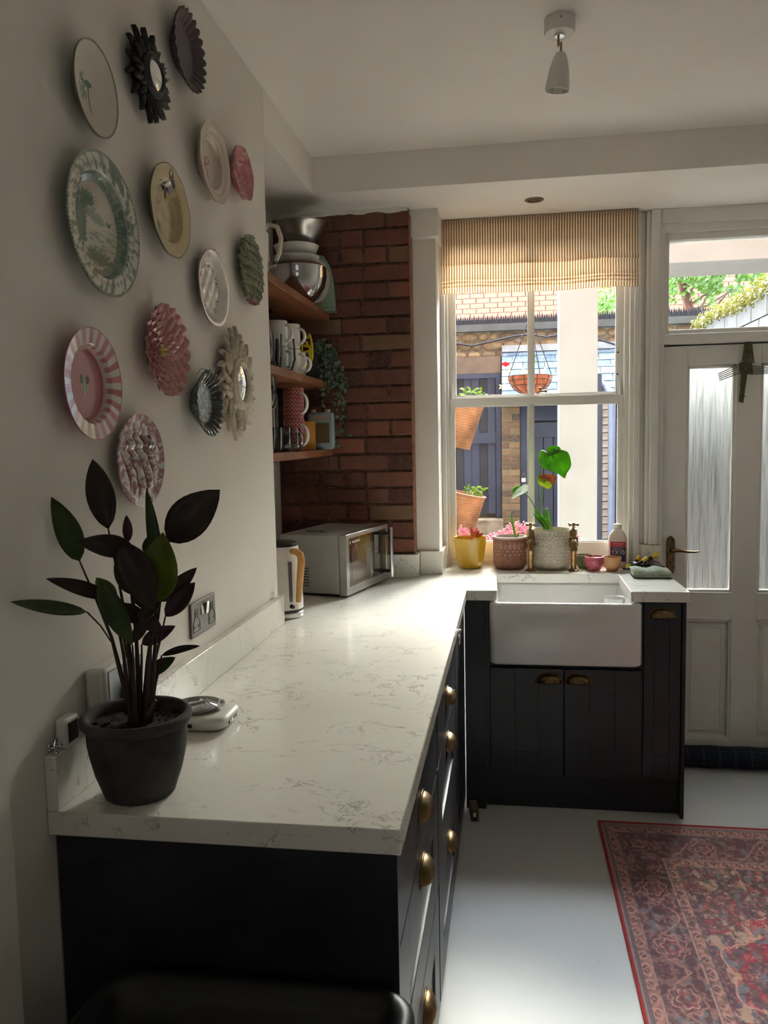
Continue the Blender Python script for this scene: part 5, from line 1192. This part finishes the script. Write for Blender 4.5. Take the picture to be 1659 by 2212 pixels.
text('label_lettering', 'TX10', white_m, bt, .026, (0, -.0273, .072), (PI/2, 0, 0)); text('label_lettering', 'Bartoline', white_m, bt, .0085, (0, -.0273, .0895), (PI/2, 0, 0)); text('label_lettering', 'SUGAR SOAP', white_m, bt, .0075, (0, -.0273, .055), (PI/2, 0, 0)) if 0 else None
text('label_lettering', 'All-In-One Clean', white_m, bt, .0055, (0, -.0273, .113), (PI/2, 0, 0)) if 0 else obj('label_line', B(-.024, .024, -.0276, -.0272, .112, .114), white_m, bt)
obj('label_line', B(-.020, .020, -.0276, -.0272, .104, .1055), white_m, bt)
fb2 = MB()
for q in ((-.022, .022, .0975, .0985), (-.022, .022, .082, .083), (-.022, -.021, .082, .0985), (.021, .022, .082, .0985)): fb2.box(q[0], q[1], -.0277, -.0272, q[2]-.001, q[3]-.001)
obj('label_box', fb2, white_m, bt)
# clamps, wrap and cloth
cx0 = at(1388, 1215, 1, 2.50).x
yel = plain('yellow_grip', (226, 196, 50), .4)
def clamp(lab, x, y, z, rz, s=1):
    t = thing('spring_clamp', lab, 'clamp', (x, y, z), rz)
    for sg in (-1, 1):
        obj('jaw', MB().tube([(-.04*s, sg*.004, .012), (-.01*s, sg*.010, .016), (.02*s, sg*.016, .026), (.045*s, sg*.022, .040)], [.005, .007, .007, .005], 8), black_m, t, angle=50)
        obj('grip', MB().tube([(.022*s, sg*.018, .030), (.046*s, sg*.024, .044)], [.0085, .0095], 8), yel, t, angle=50)
        obj('pad', MB().ball((-.042*s, sg*.005, .012), .009, 8), yel, t)
    obj('spring', MB().lathe([(.004, -.009), (.009, -.009), (.009, .009), (.004, .009)], 16, c=(0, 0, .018), M=Matrix.Rotation(PI/2, 4, 'X')), steel_m, t)
clamp('black and yellow spring clamp pointing left, on top of the clutter beside the cloth', cx0-.03, 2.50, HZ+.018, .6); clamp('black and yellow spring clamp with its grips raised towards the door handle', cx0+.035, 2.56, HZ+.030, -.2, .9)
cb = MB(); cb.tube([(cx0-.07+.03*math.cos(k*.5)+k*.003, 2.50+.022*math.sin(k*.5), HZ+.006+.0012*k) for k in range(30)], .0045, 6); cb.tube([(cx0-.02+.02*math.cos(k*.7), 2.46+.012*math.sin(k*.7), HZ+.006+.001*k) for k in range(18)], .004, 6)
tag(obj('black_strap', cb, black_m), 'coiled black strap lying beside the cleaner bottle', 'strap')
wrp = MB(); P = []
for i in range(14):
    P.append([(cx0-.01+.11*i/13, 2.47+.09*j/9, HZ+.010+.035*math.sin(PI*i/13)*math.sin(PI*j/9)+.008*vn(np.array([i*.9]), np.array([j*.9]), 3)[0]) for j in range(10)])
wrp.grid(P); tag(obj('plastic_wrap', wrp, make_glass('clear_film', (.9, .92, .94), .08, .5), solid=.0005), 'crumpled clear plastic wrap behind the folded cloth', 'wrap')
clx = at(1404, 1240, 1, 2.38).x
ct = thing('folded_cloth', 'folded sage green cloth at the right end of the worktop by the door', 'cloth', (clx, 2.375, HZ))
P = []; 
sec = [(-.055, .003), (-.062, .010), (-.055, .019), (-.02, .020), (.03, .021), (.05, .024), (.055, .030), (.045, .036), (0, .036), (-.045, .034), (-.058, .026), (-.060, .018), (-.050, .011), (0, .010), (.05, .008), (.055, .003)]
for i in range(22):
    x = -.078+.156*i/21; P.append([(x+.002*math.sin(z*300), y+.002*math.sin(i*.8+z*90), z*(1+.12*math.sin(i*.55))) for y, z in sec])
mb = MB().grid(P, closev=True); mb.face(list(range(len(sec)))); mb.face([21*len(sec)+k for k in range(len(sec))][::-1])
obj('cloth', mb, plain('sage_towelling', (150, 160, 142), .95, var=.12, scale=90, bump=.8, bscale=400), ct, angle=70)

# ================================================================== CEILING LIGHTS
sl = thing('ceiling_spotlight', 'white ceiling spotlight with a brass knuckle and bullet shade', 'light', (.915, 1.152, CZ))
obj('base', MB().lathe([(0, -.0005), (.041, -.0005), (.042, -.002), (.042, -.036), (.040, -.040), (.012, -.040), (0, -.040)], 48), wplastic_m, sl)
obj('collar', MB().lathe([(.014, -.040), (.013, -.046), (0, -.046)], 24), chrome_m, sl)
obj('knuckle', MB().box(-.006, .000, -.005, .005, -.072, -.044).box(.001, .007, -.005, .005, -.088, -.062), tap_m, sl, bevel=.001)
shp = [(.005, .0), (.012, -.002), (.020, -.018), (.027, -.045), (.031, -.075), (.0335, -.098), (.0315, -.098), (.029, -.075), (.024, -.04), (.010, -.012)]
obj('shade', MB().lathe(shp, 40, M=Matrix.Translation((.004, 0, -.086)) @ Matrix.Rotation(.10, 4, 'Y') @ Matrix.Rotation(.12, 4, 'X')), wplastic_m, sl)
obj('screw', MB().ball((0.002, -.042, -.014), .0035, 8), steel_m, sl)
dl = thing('downlight', 'round brushed brass recessed downlight in the lowered ceiling above the blind', 'light', (.884, 2.343, SZ))
obj('trim_ring', MB().lathe([(.024, -.001), (.026, -.004), (.036, -.004), (.040, -.001), (.040, .0)], 40), plain('antique_bronze', (120, 104, 84), .35, 1), dl)
obj('lamp', MB().lathe([(0, -.0022), (.02, -.0022), (.0245, -.001)], 30), plain('lamp_glass', (60, 56, 52), .1), dl)

# woven cross on the door
wc = thing('woven_reed_cross', 'green-brown woven reed cross hanging on the top rail of the door', 'cross', (at(1608, 796, 1, 2.64).x, 2.645, at(1608, 796, 1, 2.64).z))
rm_ = plain('dry_reed', (88, 84, 56), .8, var=.25, scale=60); o_ = wc.location.copy()
def cpt(u, v_, y=2.64): return at(u, v_, 1, y)-o_
for nm, a0, a1, b0, b1, n_ in (('reed_arm', (1612, 722), (1621, 724), (1604, 782), (1628, 784), 6), ('reed_arm', (1551, 808), (1554, 822), (1598, 786), (1598, 806), 5), ('reed_arm', (1672, 796), (1672, 806), (1622, 790), (1624, 808), 5), ('reed_arm', (1597, 868), (1604, 870), (1602, 806), (1613, 806), 6)):
    mb = MB()
    for k in range(n_):
        f = k/(n_-1); p0 = cpt(a0[0]+(a1[0]-a0[0])*f, a0[1]+(a1[1]-a0[1])*f, 2.637+.004*(k % 2)); p1 = cpt(b0[0]+(b1[0]-b0[0])*f, b0[1]+(b1[1]-b0[1])*f, 2.639); mb.tube([p0, p1], .0021 if a0[0] < 1560 or a0[0] > 1650 else .0034, 6)
    obj(nm, mb, rm_, wc)
wv = MB()
for k in range(6):
    s = 1-k/6.2; c_ = (1611, 797); q = [(-13, -13), (12, -15), (15, 11), (-12, 10)]
    for i in range(4):
        a_, b_ = q[i], q[(i+1) % 4]; wv.tube([cpt(c_[0]+a_[0]*s, c_[1]+a_[1]*s, 2.638-.0012*k), cpt(c_[0]+b_[0]*s, c_[1]+b_[1]*s, 2.638-.0012*k)], .0022, 6)
obj('woven_centre', wv, rm_, wc)
for a_, b_ in (((1609, 737), (1622, 736)), ((1597, 855), (1610, 856))): obj('twine_tie', MB().tube([cpt(*a_, 2.635), cpt(*b_, 2.635)], .0018, 6), plain('dark_twine', (60, 56, 40), .9), wc)

# ================================================================== OUTSIDE
fc = MB(); fc.box(-6, 9, 2.55, 2.80, CZ+.121, 15); fc.box(-6, -.401, 2.55, 2.80, -.1, CZ+.12); fc.box(-2.4, -2.2, 2.81, 7.9, -.1, 13); fc.box(4.9, 5.1, 2.81, 7.2, -.1, 13); fc.box(XR+.341, 9, 2.55, 2.80, -.1, CZ+.12)  # house wall raised and side walls added, unseen, to cut sky light outside
struct('house_facade', fc, plain('house_brickwork', (92, 66, 54), .9, var=.2, scale=6))
YB = 8.0
ext = plain('yard_paving', (104, 100, 94), .9, var=.1, scale=3)
g = struct('ground', B(-6, 9, 2.82, 16, -.2, .02), ext) ; g.name = 'courtyard_ground'
struct('terrace', B(-6, 9, 6.2, 16, .021, .42), plain('terrace_stone', (104, 100, 96), .9, var=.1, scale=3))
render_w = plain('white_render', (168, 168, 166), .85, var=.02, scale=5, bump=.2, bscale=12)
struct('pillar', B(1.082, 1.309, 3.9, 4.12, .02, 3.05), render_w, bevel=.004)
struct('porch_beam', B(1.07, 4.2, 3.895, 4.36, 2.535, 3.2), render_w, bevel=.004)
struct('side_wall', B(.0, .34, 2.83, 5.2, .02, 3.0), render_w)
dnav = plain('navy_exterior_paint', (62, 70, 92), .6, var=.12, scale=3); dgre = plain('dark_grey_boards', (52, 54, 62), .7, var=.15, scale=3)
yw = setting('yard_wall', (0, YB, 0))
zc = at(1145, 697, 1, YB).z
obj('core', B(-3, 4.5, .06, .35, .42, zc-.06), lmortar_m, yw)
obj('coping_board', B(-3, 4.5, -.03, .36, zc-.075, zc), plain('coping_grey', (96, 102, 104), .7, var=.1), yw)
rr = random.Random(3); smesh = {}
stone_m = make_brick('rubble_stone', [(0, (120, 108, 92)), (.4, (156, 138, 108)), (.7, (176, 158, 124)), (1, (132, 116, 100))], mort=(100, 92, 84), ns=20)
z = zc-.085
for row in range(5):
    x = -.3; h_ = rr.uniform(.085, .11)
    while x < 3.0:
        wd = rr.uniform(.10, .26); ke = (round(wd/.03), row % 3)
        if ke not in smesh:
            mb = MB().ball((0, 0, 0), 1, 10, (wd*.52, .04, h_*.52)); mb.v = [(max(-wd*.46, min(wd*.46, x_)), y_, max(-h_*.45, min(h_*.45, z_))) for x_, y_, z_ in mb.v]
            me = bpy.data.meshes.new('stone'); me.from_pydata(mb.v, [], mb.f); me.materials.append(stone_m); smesh[ke] = me
        o = bpy.data.objects.new('stone', smesh[ke]); COL.objects.link(o); o.parent = yw; o.location = (x+wd/2, .055, z-h_/2); x += wd*.96+.008
    z -= h_+.006
o = None
spk = thing('spiked_fence_strip', 'black zigzag row of security spikes along the top of the yard wall', 'spikes', (0, YB+.08, zc))
mb = MB(); mb.v = [(-.023, 0, .0), (.023, 0, 0), (.018, 0, .045), (0, 0, .115), (-.018, 0, .045), (-.010, 0, .02), (.010, 0, .02)]; mb.v += [(x, .006, z) for x, y, z in mb.v]
mb.f = [(0, 1, 2, 3, 4), (11, 10, 9, 8, 7), (0, 7, 8, 1), (1, 8, 9, 2), (2, 9, 10, 3), (3, 10, 11, 4), (4, 11, 7, 0)]; mb.mi = [0]*7
s0 = obj('spike', mb, plain('spike_black', (38, 42, 52), .6), spk, smooth=False); s0.location = (-.2, 0, .0)
for k in range(1, 66): c = s0.copy(); COL.objects.link(c); c.location = (-.2+.05*k, 0, .0+.003*math.sin(k*1.7)); c.rotation_euler = (0, 0, .1*math.sin(k*2.3))
for k in range(0, 66):
    c = s0.copy(); COL.objects.link(c); c.location = (-.175+.05*k, .012, .012); c.rotation_euler = (0, 0, 0); c.scale = (.8, 1, .8)
obj('rail', B(-.3, 3.2, -.004, .010, .012, .022), plain('spike_black', (38, 42, 52), .6), spk)
cbm = plain('cable_black', (40, 42, 48), .6)
tag(obj('cable', MB().tube([at(u, v_, 1, YB-.08) for u, v_ in ((960, 735), (978, 741), (1020, 747), (1060, 738), (1110, 726), (1145, 722), (1180, 728), (1215, 722), (1260, 726), (1300, 735), (1340, 748))], .011, 8), cbm), 'black cable sagging across the stone yard wall', 'cable')
# left dark store with boarded doors
ls_ = thing('garden_store', 'dark boarded double doors at the left of the yard, behind the hanging pots', 'building', (0, YB, .42))
zd0, zd1 = at(1060, 1108, 1, YB).z-.42, at(1060, 818, 1, YB).z-.42
xr = at(1083, 1000, 1, YB).x
x = -.6; k = 0
while x < xr-.05:
    wd = .088; obj('door_board', B(x, min(x+wd, xr-.055)-.004, -.075-.004*(k % 2), -.055, zd0, zd1), dnav if k % 7 in (3, 4, 6) else dgre, ls_); x += wd; k += 1
obj('door_frame', B(xr-.055, xr, -.10, .02, zd0-.04, zd1+.05), dnav, ls_); obj('door_frame', B(-.6, xr-.055, -.10, .02, zd1, zd1+.05), dnav, ls_)
obj('lintel', B(-.6, xr, -.06, .05, zd1+.055, zd1+.24), plain('brown_render', (122, 108, 96), .8, var=.1), ls_)
obj('rail', B(-.6, xr-.06, -.095, -.079, zd1-.72, zd1-.60), dnav, ls_)
obj('step', B(-.7, xr+.02, -.35, -.02, 0, zd0-.05), plain('step_stone', (150, 138, 120), .9, var=.2), ls_)
# pier and second store below the slates
pe = setting('brick_pier', (0, 0, 0))
xp0, xp1 = at(1083, 1000, 1, 7.75).x, at(1124, 1000, 1, 7.75).x
obj('pier_core', B(xp0+.006, xp1-.004, 7.765, 8.03, .42, 1.93), lmortar_m, pe)
lay(pe, xp0, xp1, 7.752, .425, 20, .0752, [lbrick_m], seed=8, depth=.10, st=.215, hd=.105)
s2 = thing('boarded_store', 'navy tongue-and-groove store door beside the brick pier, under the slate roof', 'building', (0, 7.86, .42))
xd0 = xp1
obj('door_frame', B(xd0, xd0+.13, -.06, .06, 0, 1.46), dnav, s2); obj('door_frame', B(xd0+.13, 2.6, -.05, .06, 1.28, 1.46), dnav, s2)
obj('door_rail', B(xd0+.15, 2.0, -.035, .01, 1.10, 1.26), dnav, s2)
for k in range(9): obj('door_board', B(xd0+.15+k*.105, xd0+.15+k*.105+.099, -.022, .0, .05, 1.10), dnav, s2, bevel=.004)
obj('threshold', B(xd0, 2.6, -.08, .06, -.0, .045), plain('step_stone', (150, 138, 120), .9), s2)
pd = at(1131, 1035, 1, 7.79)-Vector((0, 7.86, .42)); obj('padlock', MB().box(pd.x-.022, pd.x+.022, pd.y-.012, pd.y+.012, pd.z-.03, pd.z+.012).tube([(pd.x-.013, pd.y, pd.z+.01), (pd.x-.013, pd.y, pd.z+.05), (pd.x, pd.y, pd.z+.064), (pd.x+.013, pd.y, pd.z+.05), (pd.x+.013, pd.y, pd.z+.01)], .004, 8), steel_m, s2)
# slate roof
sr = thing('slate_roof', 'lean-to roof of blue-grey slates above the store doors', 'roof', (0, 0, 0))
z0_, y0_ = at(1150, 862, 1, 7.42).z, 7.42; z1_, y1_ = at(1150, 757, 1, 8.0).z, 8.0; xs0 = at(1084, 800, 1, 7.7).x
slate_m = make_brick('blue_slate', [(0, (72, 88, 108)), (.5, (88, 104, 122)), (1, (104, 120, 134))], .2, (140, 154, 164), 12)
nr_ = 7; sl_ = math.atan2(z1_-z0_, y1_-y0_); ln = math.hypot(z1_-z0_, y1_-y0_)/nr_
me = bpy.data.meshes.new('slate'); mb = MB().box(-.112, .112, 0, ln*1.35, 0, .008); me.from_pydata(mb.v, [], mb.f); me.materials.append(slate_m)
for r in range(nr_):
    for k in range(10):
        x = xs0+.112+k*.23+(.115 if r % 2 else 0)
        o = bpy.data.objects.new('slate', me); COL.objects.link(o); o.parent = sr; o.rotation_euler = (sl_-.05, 0, 0); o.location = (x, y0_+r*ln*math.cos(sl_), z0_+r*ln*math.sin(sl_)+.016)
    if r % 2:
        o = bpy.data.objects.new('slate', me); COL.objects.link(o); o.parent = sr; o.rotation_euler = (sl_-.05, 0, 0); o.location = (xs0+.056, y0_+r*ln*math.cos(sl_), z0_+r*ln*math.sin(sl_)+.016); o.scale = (.5, 1, 1)
obj('fascia', B(xs0-.02, xs0+2.4, y0_-.02, y0_+.01, z0_-.07, z0_+.01), gloss_m, sr); obj('flashing', B(xs0, xs0+2.4, y1_-.05, y1_+.02, z1_-.01, z1_+.06), plain('lead_flashing', (176, 188, 198), .6), sr)
# right of the pillar: post, brick return and drainpipe
pj = setting('brick_jamb', (0, 0, 0)); a_, b_ = at(1299, 1000, 1, 7.0).x, at(1316, 1000, 1, 7.0).x
obj('jamb_core', B(a_+.004, b_-.004, 7.02, 7.3, .42, 2.0), lmortar_m, pj); lay(pj, a_, b_, 7.0, .425, 20, .0752, [plain('white_brick', (206, 196, 186), .9, var=.15)], seed=4, depth=.1)
obj('navy_post', B(at(1286, 1000, 1, 6.95).x, a_-.006, 6.93, 7.2, .42, 2.12), dnav, pj)
q = at(1321, 1000, 1, 6.9); tag(obj('drainpipe', MB().tube([(q.x, 6.9, .43), (q.x, 6.9, 1.9), (q.x-.05, 6.98, 2.0), (q.x-.12, 6.98, 2.05)], .034, 16), plain('pipe_blue_grey', (128, 142, 166), .5)), 'blue-grey drainpipe at the right edge of the window view', 'pipe')
# hanging basket
hb = thing('hanging_basket', 'wire hanging basket with terracotta-coloured liner outside the upper sash', 'basket', (at(1145, 812, 1, 4.4).x, 4.4, at(1145, 812, 1, 4.4).z))
rb_, hb_ = .143, .125
obj('liner', MB().lathe([(.0, -hb_)]+[(rb_*math.sin(PI/2*k/10), -hb_*math.cos(PI/2*k/10)) for k in range(1, 11)]+[(rb_*.95, .0), (rb_*.9, -.02), (0, -.025)], 40), plain('coco_liner', (150, 82, 52), .9, var=.2, scale=30, bump=.6, bscale=90), hb)
wr_ = MB()
for z_, f in ((0, 1.01), (-.030, .985), (-.065, .86)): wr_.tube([(rb_*f*math.cos(a)*1.01, rb_*f*math.sin(a)*1.01, z_) for a in [2*PI*k/40 for k in range(41)]], .0022, 6)
for j in range(10):
    a0 = 2*PI*j/10; wr_.tube([(1.02*rb_*math.sin(PI/2*k/10)*math.cos(a0), 1.02*rb_*math.sin(PI/2*k/10)*math.sin(a0), -hb_*1.02*math.cos(PI/2*k/10)) for k in range(11)], .0022, 6)
obj('wire_frame', wr_, cbm, hb)
top = Vector((0, 0, 2.57-hb.location.z)); struct('hanging_rail', B(-.5, 1.069, 4.38, 4.42, 2.57, 2.62), gloss_m)
for a0 in (PI*.98, PI*.33, -PI*.02-.0): obj('chain', MB().tube([(rb_*math.cos(a0), rb_*math.sin(a0)*.9, 0), (rb_*.5*math.cos(a0), rb_*.45*math.sin(a0), .20), (0, 0, .40)], .003, 6), cbm, hb)
obj('chain', MB().tube([(0, 0, .40), top], .003, 6), cbm, hb)
def sprig(par, o_, base, tip, mat, n=5, s=.02, y=0):
    b, t_ = Vector(base), Vector(tip)
    for k in range(n):
        f = (k+1)/n; c = b.lerp(t_, f); d_ = Vector((math.cos(k*2.4)*.8, -.3, .5*math.sin(k*1.9)+.3)).normalized()
        obj('leaf', leaf3(c, c+d_*s*1.6, s*.9, (0, -1, .5), .1, .3, 5), mat, par, solid=.0006)
    obj('stem', MB().tube([b, b.lerp(t_, .5)+Vector((.004, 0, .003)), t_], .0018, 6), plain('pale_stem', (170, 160, 120), .8), par)
o_ = hb.location.copy(); P4 = lambda u, v_, y=4.4: at(u, v_, 1, y)-o_
for k in range(16):
    a0 = k*2.4; c = P4(1092, 787); obj('petal', leaf3(c, c+Vector((math.cos(a0)*.018, -.006, math.sin(a0)*.018)), .018, (0, -1, .1), .1, .3, 4), petal_red, hb, solid=.0006)
for k in range(8): a0 = k*.9; c = P4(1092+5*math.cos(a0), 787+3*math.sin(a0)); obj('petal', leaf3(c, c+Vector((math.cos(a0)*.014, -.008, math.sin(a0)*.014)), .018, (0, -1, .1), .1, .3, 4), petal_red, hb, solid=.0006)
pale = make_leaf('dry_pale_leaf', (222, 200, 170), (236, 220, 190), .4)
sprig(hb, o_, P4(1110, 811), P4(1092, 792), pale, 5, .014); sprig(hb, o_, P4(1108, 812), P4(1078, 840), pale, 6, .014); sprig(hb, o_, P4(1145, 812), P4(1157, 773), leaf_sun, 5, .012); sprig(hb, o_, P4(1135, 812), P4(1128, 798), pale, 4, .012); sprig(hb, o_, P4(1165, 812), P4(1175, 796), pale, 4, .012)
# tilted hanging pots
basket_m = plain('coiled_wicker', (150, 104, 72), .8, var=.28, scale=9, bump=.3)
def hpot(lab, top_px, bot_px, y, r0, r1):
    a, b = at(*top_px, 1, y), at(*bot_px, 1, y); ax = (a-b); L = ax.length
    t = thing('hanging_pot', lab, 'pot', b); q = ax.to_track_quat('Z', 'Y') @ Matrix.Rotation(0, 3, 'Z').to_quaternion(); t.rotation_euler = (q @ Vector((0, 0, 1))).to_track_quat('Z', 'Y').to_euler()
    n = 17; pf = [(0, .001)]
    for k in range(n):
        z = L*k/n; r = r1+(r0-r1)*k/n; pf += [(r+.0005, z+.001), (r+.004, z+L/n*.5), (r+.0005, z+L/n*.99)]
    pf += [(r0+.006, L), (r0+.007, L+.006), (r0+.001, L+.008), (r0-.006, L-.004), (r1*.96, .01)]
    obj('basket_body', MB().lathe(pf, 48), basket_m, t, angle=70); obj('soil', MB().lathe([(0, L-.03), (r0-.012, L-.03)], 24), soil_m, t)
    M = t.rotation_euler.to_matrix(); Mi = M.inverted(); a_ = Mi @ Vector((-.09, 0, L*.9)) if 0 else Vector((-r0, 0, L))
    obj('wall_hook', MB().tube([a_, Mi @ (Vector((.339, y+.02, a.z+.02))-b)], .004, 6), cbm, t)
    return t, b, M
for lab, tpx, bpx, lv, up_ in (('upper tilted coiled pot outside the left pane, with fresh leaves above', (1004, 872), (984, 966), [(1000, 868), (1012, 862), (1026, 866), (1036, 866)], 34), ('lower tilted coiled pot outside the left pane, with a bright green sprig', (1008, 1068), (990, 1156), [(1015, 1074), (1022, 1070), (1030, 1072), (1036, 1078)], 34)):
    t, b, M = hpot(lab, tpx, bpx, 3.3, .103, .078)
    tl0 = Vector(b); rl = random.Random(len(lab)); Mi = M.inverted()
    for (u, v_) in lv:
        for k in range(6):
            a0 = rl.uniform(-1.2, 1.2); d_ = rl.uniform(12, up_); y_ = 3.3+rl.uniform(-.05, .05)
            c = Mi @ (at(u, v_, 1, y_)-tl0); e1 = Mi @ (at(u+math.sin(a0)*d_*.5, v_-math.cos(a0)*d_*.7, 1, y_)-tl0); e2 = Mi @ (at(u+math.sin(a0)*d_*.5+rl.uniform(-15, 17), v_-math.cos(a0)*d_*.7-rl.uniform(2, 9), 1, y_-.01)-tl0)
            obj('stem', MB().tube([c, e1], .0014, 5), stm, t); obj('leaf', leaf3(e1, e2, .019, Mi @ Vector((.2, -.6, .7)), .08, .3, 5), leaf_sun, t, solid=.0006)
# window box with pink flowers
wbx_ = thing('flower_box', 'low trough of pink heather flowers on the outside window ledge', 'planter', (.80, 3.0, .862))
obj('trough', B(-.3, .34, -.06, .06, 0, .145), plain('trough_grey', (120, 116, 110), .8), wbx_)
fm_ = MB(); gm_ = MB(); rl = random.Random(9)
for k in range(150):
    x = rl.uniform(-.28, .10) if k < 120 else rl.uniform(.1, .32); hmax = .145+(.055+.035*math.sin(x*17+1))*rl.uniform(.3, 1)*(1 if x < .12 else .35); y = rl.uniform(-.05, .05); gm_.tube([(x, y, .14), (x+rl.uniform(-.01, .01), y, hmax)], .0012, 4)
    for q in range(5): fm_.ball((x+rl.uniform(-.008, .008), y+rl.uniform(-.006, .006), hmax-q*.007), rl.uniform(.0035, .0065), 6)
obj('blossoms', fm_, petal_pink, wbx_)['kind'] = 'stuff'; obj('stems', gm_, plain('pale_stem', (170, 160, 120), .8), wbx_)['kind'] = 'stuff'
struct('outer_sill', B(.35, 1.40, 2.83, 3.12, .66, .861), plain('sill_stone', (206, 200, 190), .8))
# garden wall far behind (small bricks joined)
gw = setting('garden_wall', (0, 14, 0)); obj('wall_core', B(-3, 9, .03, .4, .42, 5.6), plain('pink_mortar', (140, 118, 104), .9), gw)
mb = MB(); z = 3.35; r_ = 0
while z < 5.2:
    x = -.4+(.11 if r_ % 2 else 0)
    while x < 6.2: mb.box(x, x+.235, 0, .05, z, z+.078); x += .25
    z += .09; r_ += 1
o = obj('bricks', mb, pbrick_m, gw, smooth=False); o['kind'] = 'stuff'
# side wall with ivy
sw = setting('boundary_wall', (2.76, 6.2, 0)); obj('wall_core', B(.02, .25, -2.3, 1.85, .42, 2.66), plain('pale_blockwork', (96, 94, 90), .9, var=.1), sw)
rl = random.Random(2)
for rw in range(5):
    for k in range(10): y0 = -2.3+k*.42+(.2 if rw % 2 else 0); obj('block', B(0, .03, y0, min(y0+.405, 1.84), 2.655-(rw+1)*.215, 2.645-rw*.215), plain('pale_block_face', (104, 103, 100), .9, var=.12, scale=6), sw)
for k in range(24): o = obj('fence_board', B(.5, .52, -1.9+k*.16, -1.9+k*.16+.15, 2.3, 2.86+.02*(k % 3)), plain('weathered_board', (132, 130, 128), .9, var=.2), sw)
def leafcloud(name, label, cat, mat, pts, size, seed, parent=None):
    mb = MB(); r = random.Random(seed)
    for c in pts:
        c = Vector(c); nn = Vector((r.uniform(-1, 1), r.uniform(-1.4, .2), r.uniform(-.4, 1))).normalized(); a = nn.orthogonal().normalized(); b = nn.cross(a); s = size*r.uniform(.6, 1.3); n = len(mb.v)
        mb.v += [tuple(c-a*s), tuple(c-b*s*.5), tuple(c+a*s), tuple(c+b*s*.5)]; mb.face((n, n+1, n+2, n+3))
    o = obj(name, mb, mat, parent, smooth=False); o['kind'] = 'stuff'
    if label: tag(o, label, cat)
    return o
pts = [(2.75+rl.gauss(0, .035), y_, 2.67+abs(rl.gauss(0, .035))-(.06+.10*vn(np.array([y_*2.2]), np.array([.5]), 3)[0])*rl.random()**1.3) for y_ in [rl.uniform(4.4, 8.0) for k in range(4200)]]
leafcloud('ivy', 'yellow-green ivy spilling along the top of the boundary wall, seen through the fanlight', 'ivy', leaf_ivy, pts, .017, 5)
tr_ = thing('garden_tree', 'light green tree with a reddish trunk behind the spiked wall', 'tree', (2.95, 9.4, .42)); o_ = tr_.location.copy()
P9 = lambda u, v_, y=9.4: at(u, v_, 1, y)-o_
bark = plain('red_bark', (76, 44, 32), .8, var=.25, scale=6)
base = P9(1494, 700); obj('trunk', MB().tube([Vector((base.x+.05, 0, 0)), base, P9(1486, 655), P9(1474, 615), P9(1464, 590), P9(1455, 560)], [.09, .07, .055, .05, .04, .03], 10), bark, tr_)
for pth in ([(1490, 660), (1520, 638), (1545, 628)], [(1488, 645), (1500, 610), (1520, 590), (1540, 560)], [(1492, 670), (1530, 660), (1560, 640), (1592, 622)], [(1480, 628), (1486, 600), (1484, 575)], [(1534, 675), (1556, 652), (1575, 628), (1600, 610)], [(1494, 690), (1520, 655), (1540, 610), (1560, 570)]):
    obj('branch', MB().tube([P9(u, v_, 9.4-.05*i) for i, (u, v_) in enumerate(pth)], [.02, .014, .01, .008][:len(pth)], 6), plain('grey_bark', (92, 82, 70), .8), tr_)
rl = random.Random(6); pts = []
while len(pts) < 6500:
    u = rl.uniform(1425, 1680); v_ = rl.uniform(540, 700); lim = 668+10*math.sin(u*.09); 
    if v_ > lim-abs(rl.gauss(0, 22)): continue
    if 1462 < u < 1500 and v_ > 610 and rl.random() < .8: continue
    if 1448 < u < 1530 and v_ > 635 and rl.random() < .72: continue
    if vn(np.array([u*.06]), np.array([v_*.08]), 4)[0] < .34: continue
    pts.append(tuple(P9(u, v_, 9.4+rl.uniform(-.7, .9))))
leafcloud('foliage', None, None, leaf_tree, pts, .034, 8, tr_)
pts = [tuple(at(1310+rl.gauss(0, 16), 655+rl.gauss(0, 16), 1, 9.0+rl.uniform(-.4, .4))) for k in range(500)]+[tuple(at(1310+rl.gauss(0, 16), 690, 1, 8.6)) for k in range(60)]
sb_ = thing('shrub', 'light green shrub behind the spikes, right of the white pillar', 'shrub', (at(1310, 690, 1, 9.0).x, 9.0, .42)); o_ = sb_.location
leafcloud('foliage', None, None, leaf_tree, [Vector(p)-o_ for p in pts], .03, 9, sb_); obj('trunk', MB().tube([(0, 0, 0), (.02, 0, 1.4), (0, .02, 2.7)], [.05, .04, .02], 8), bark, sb_)
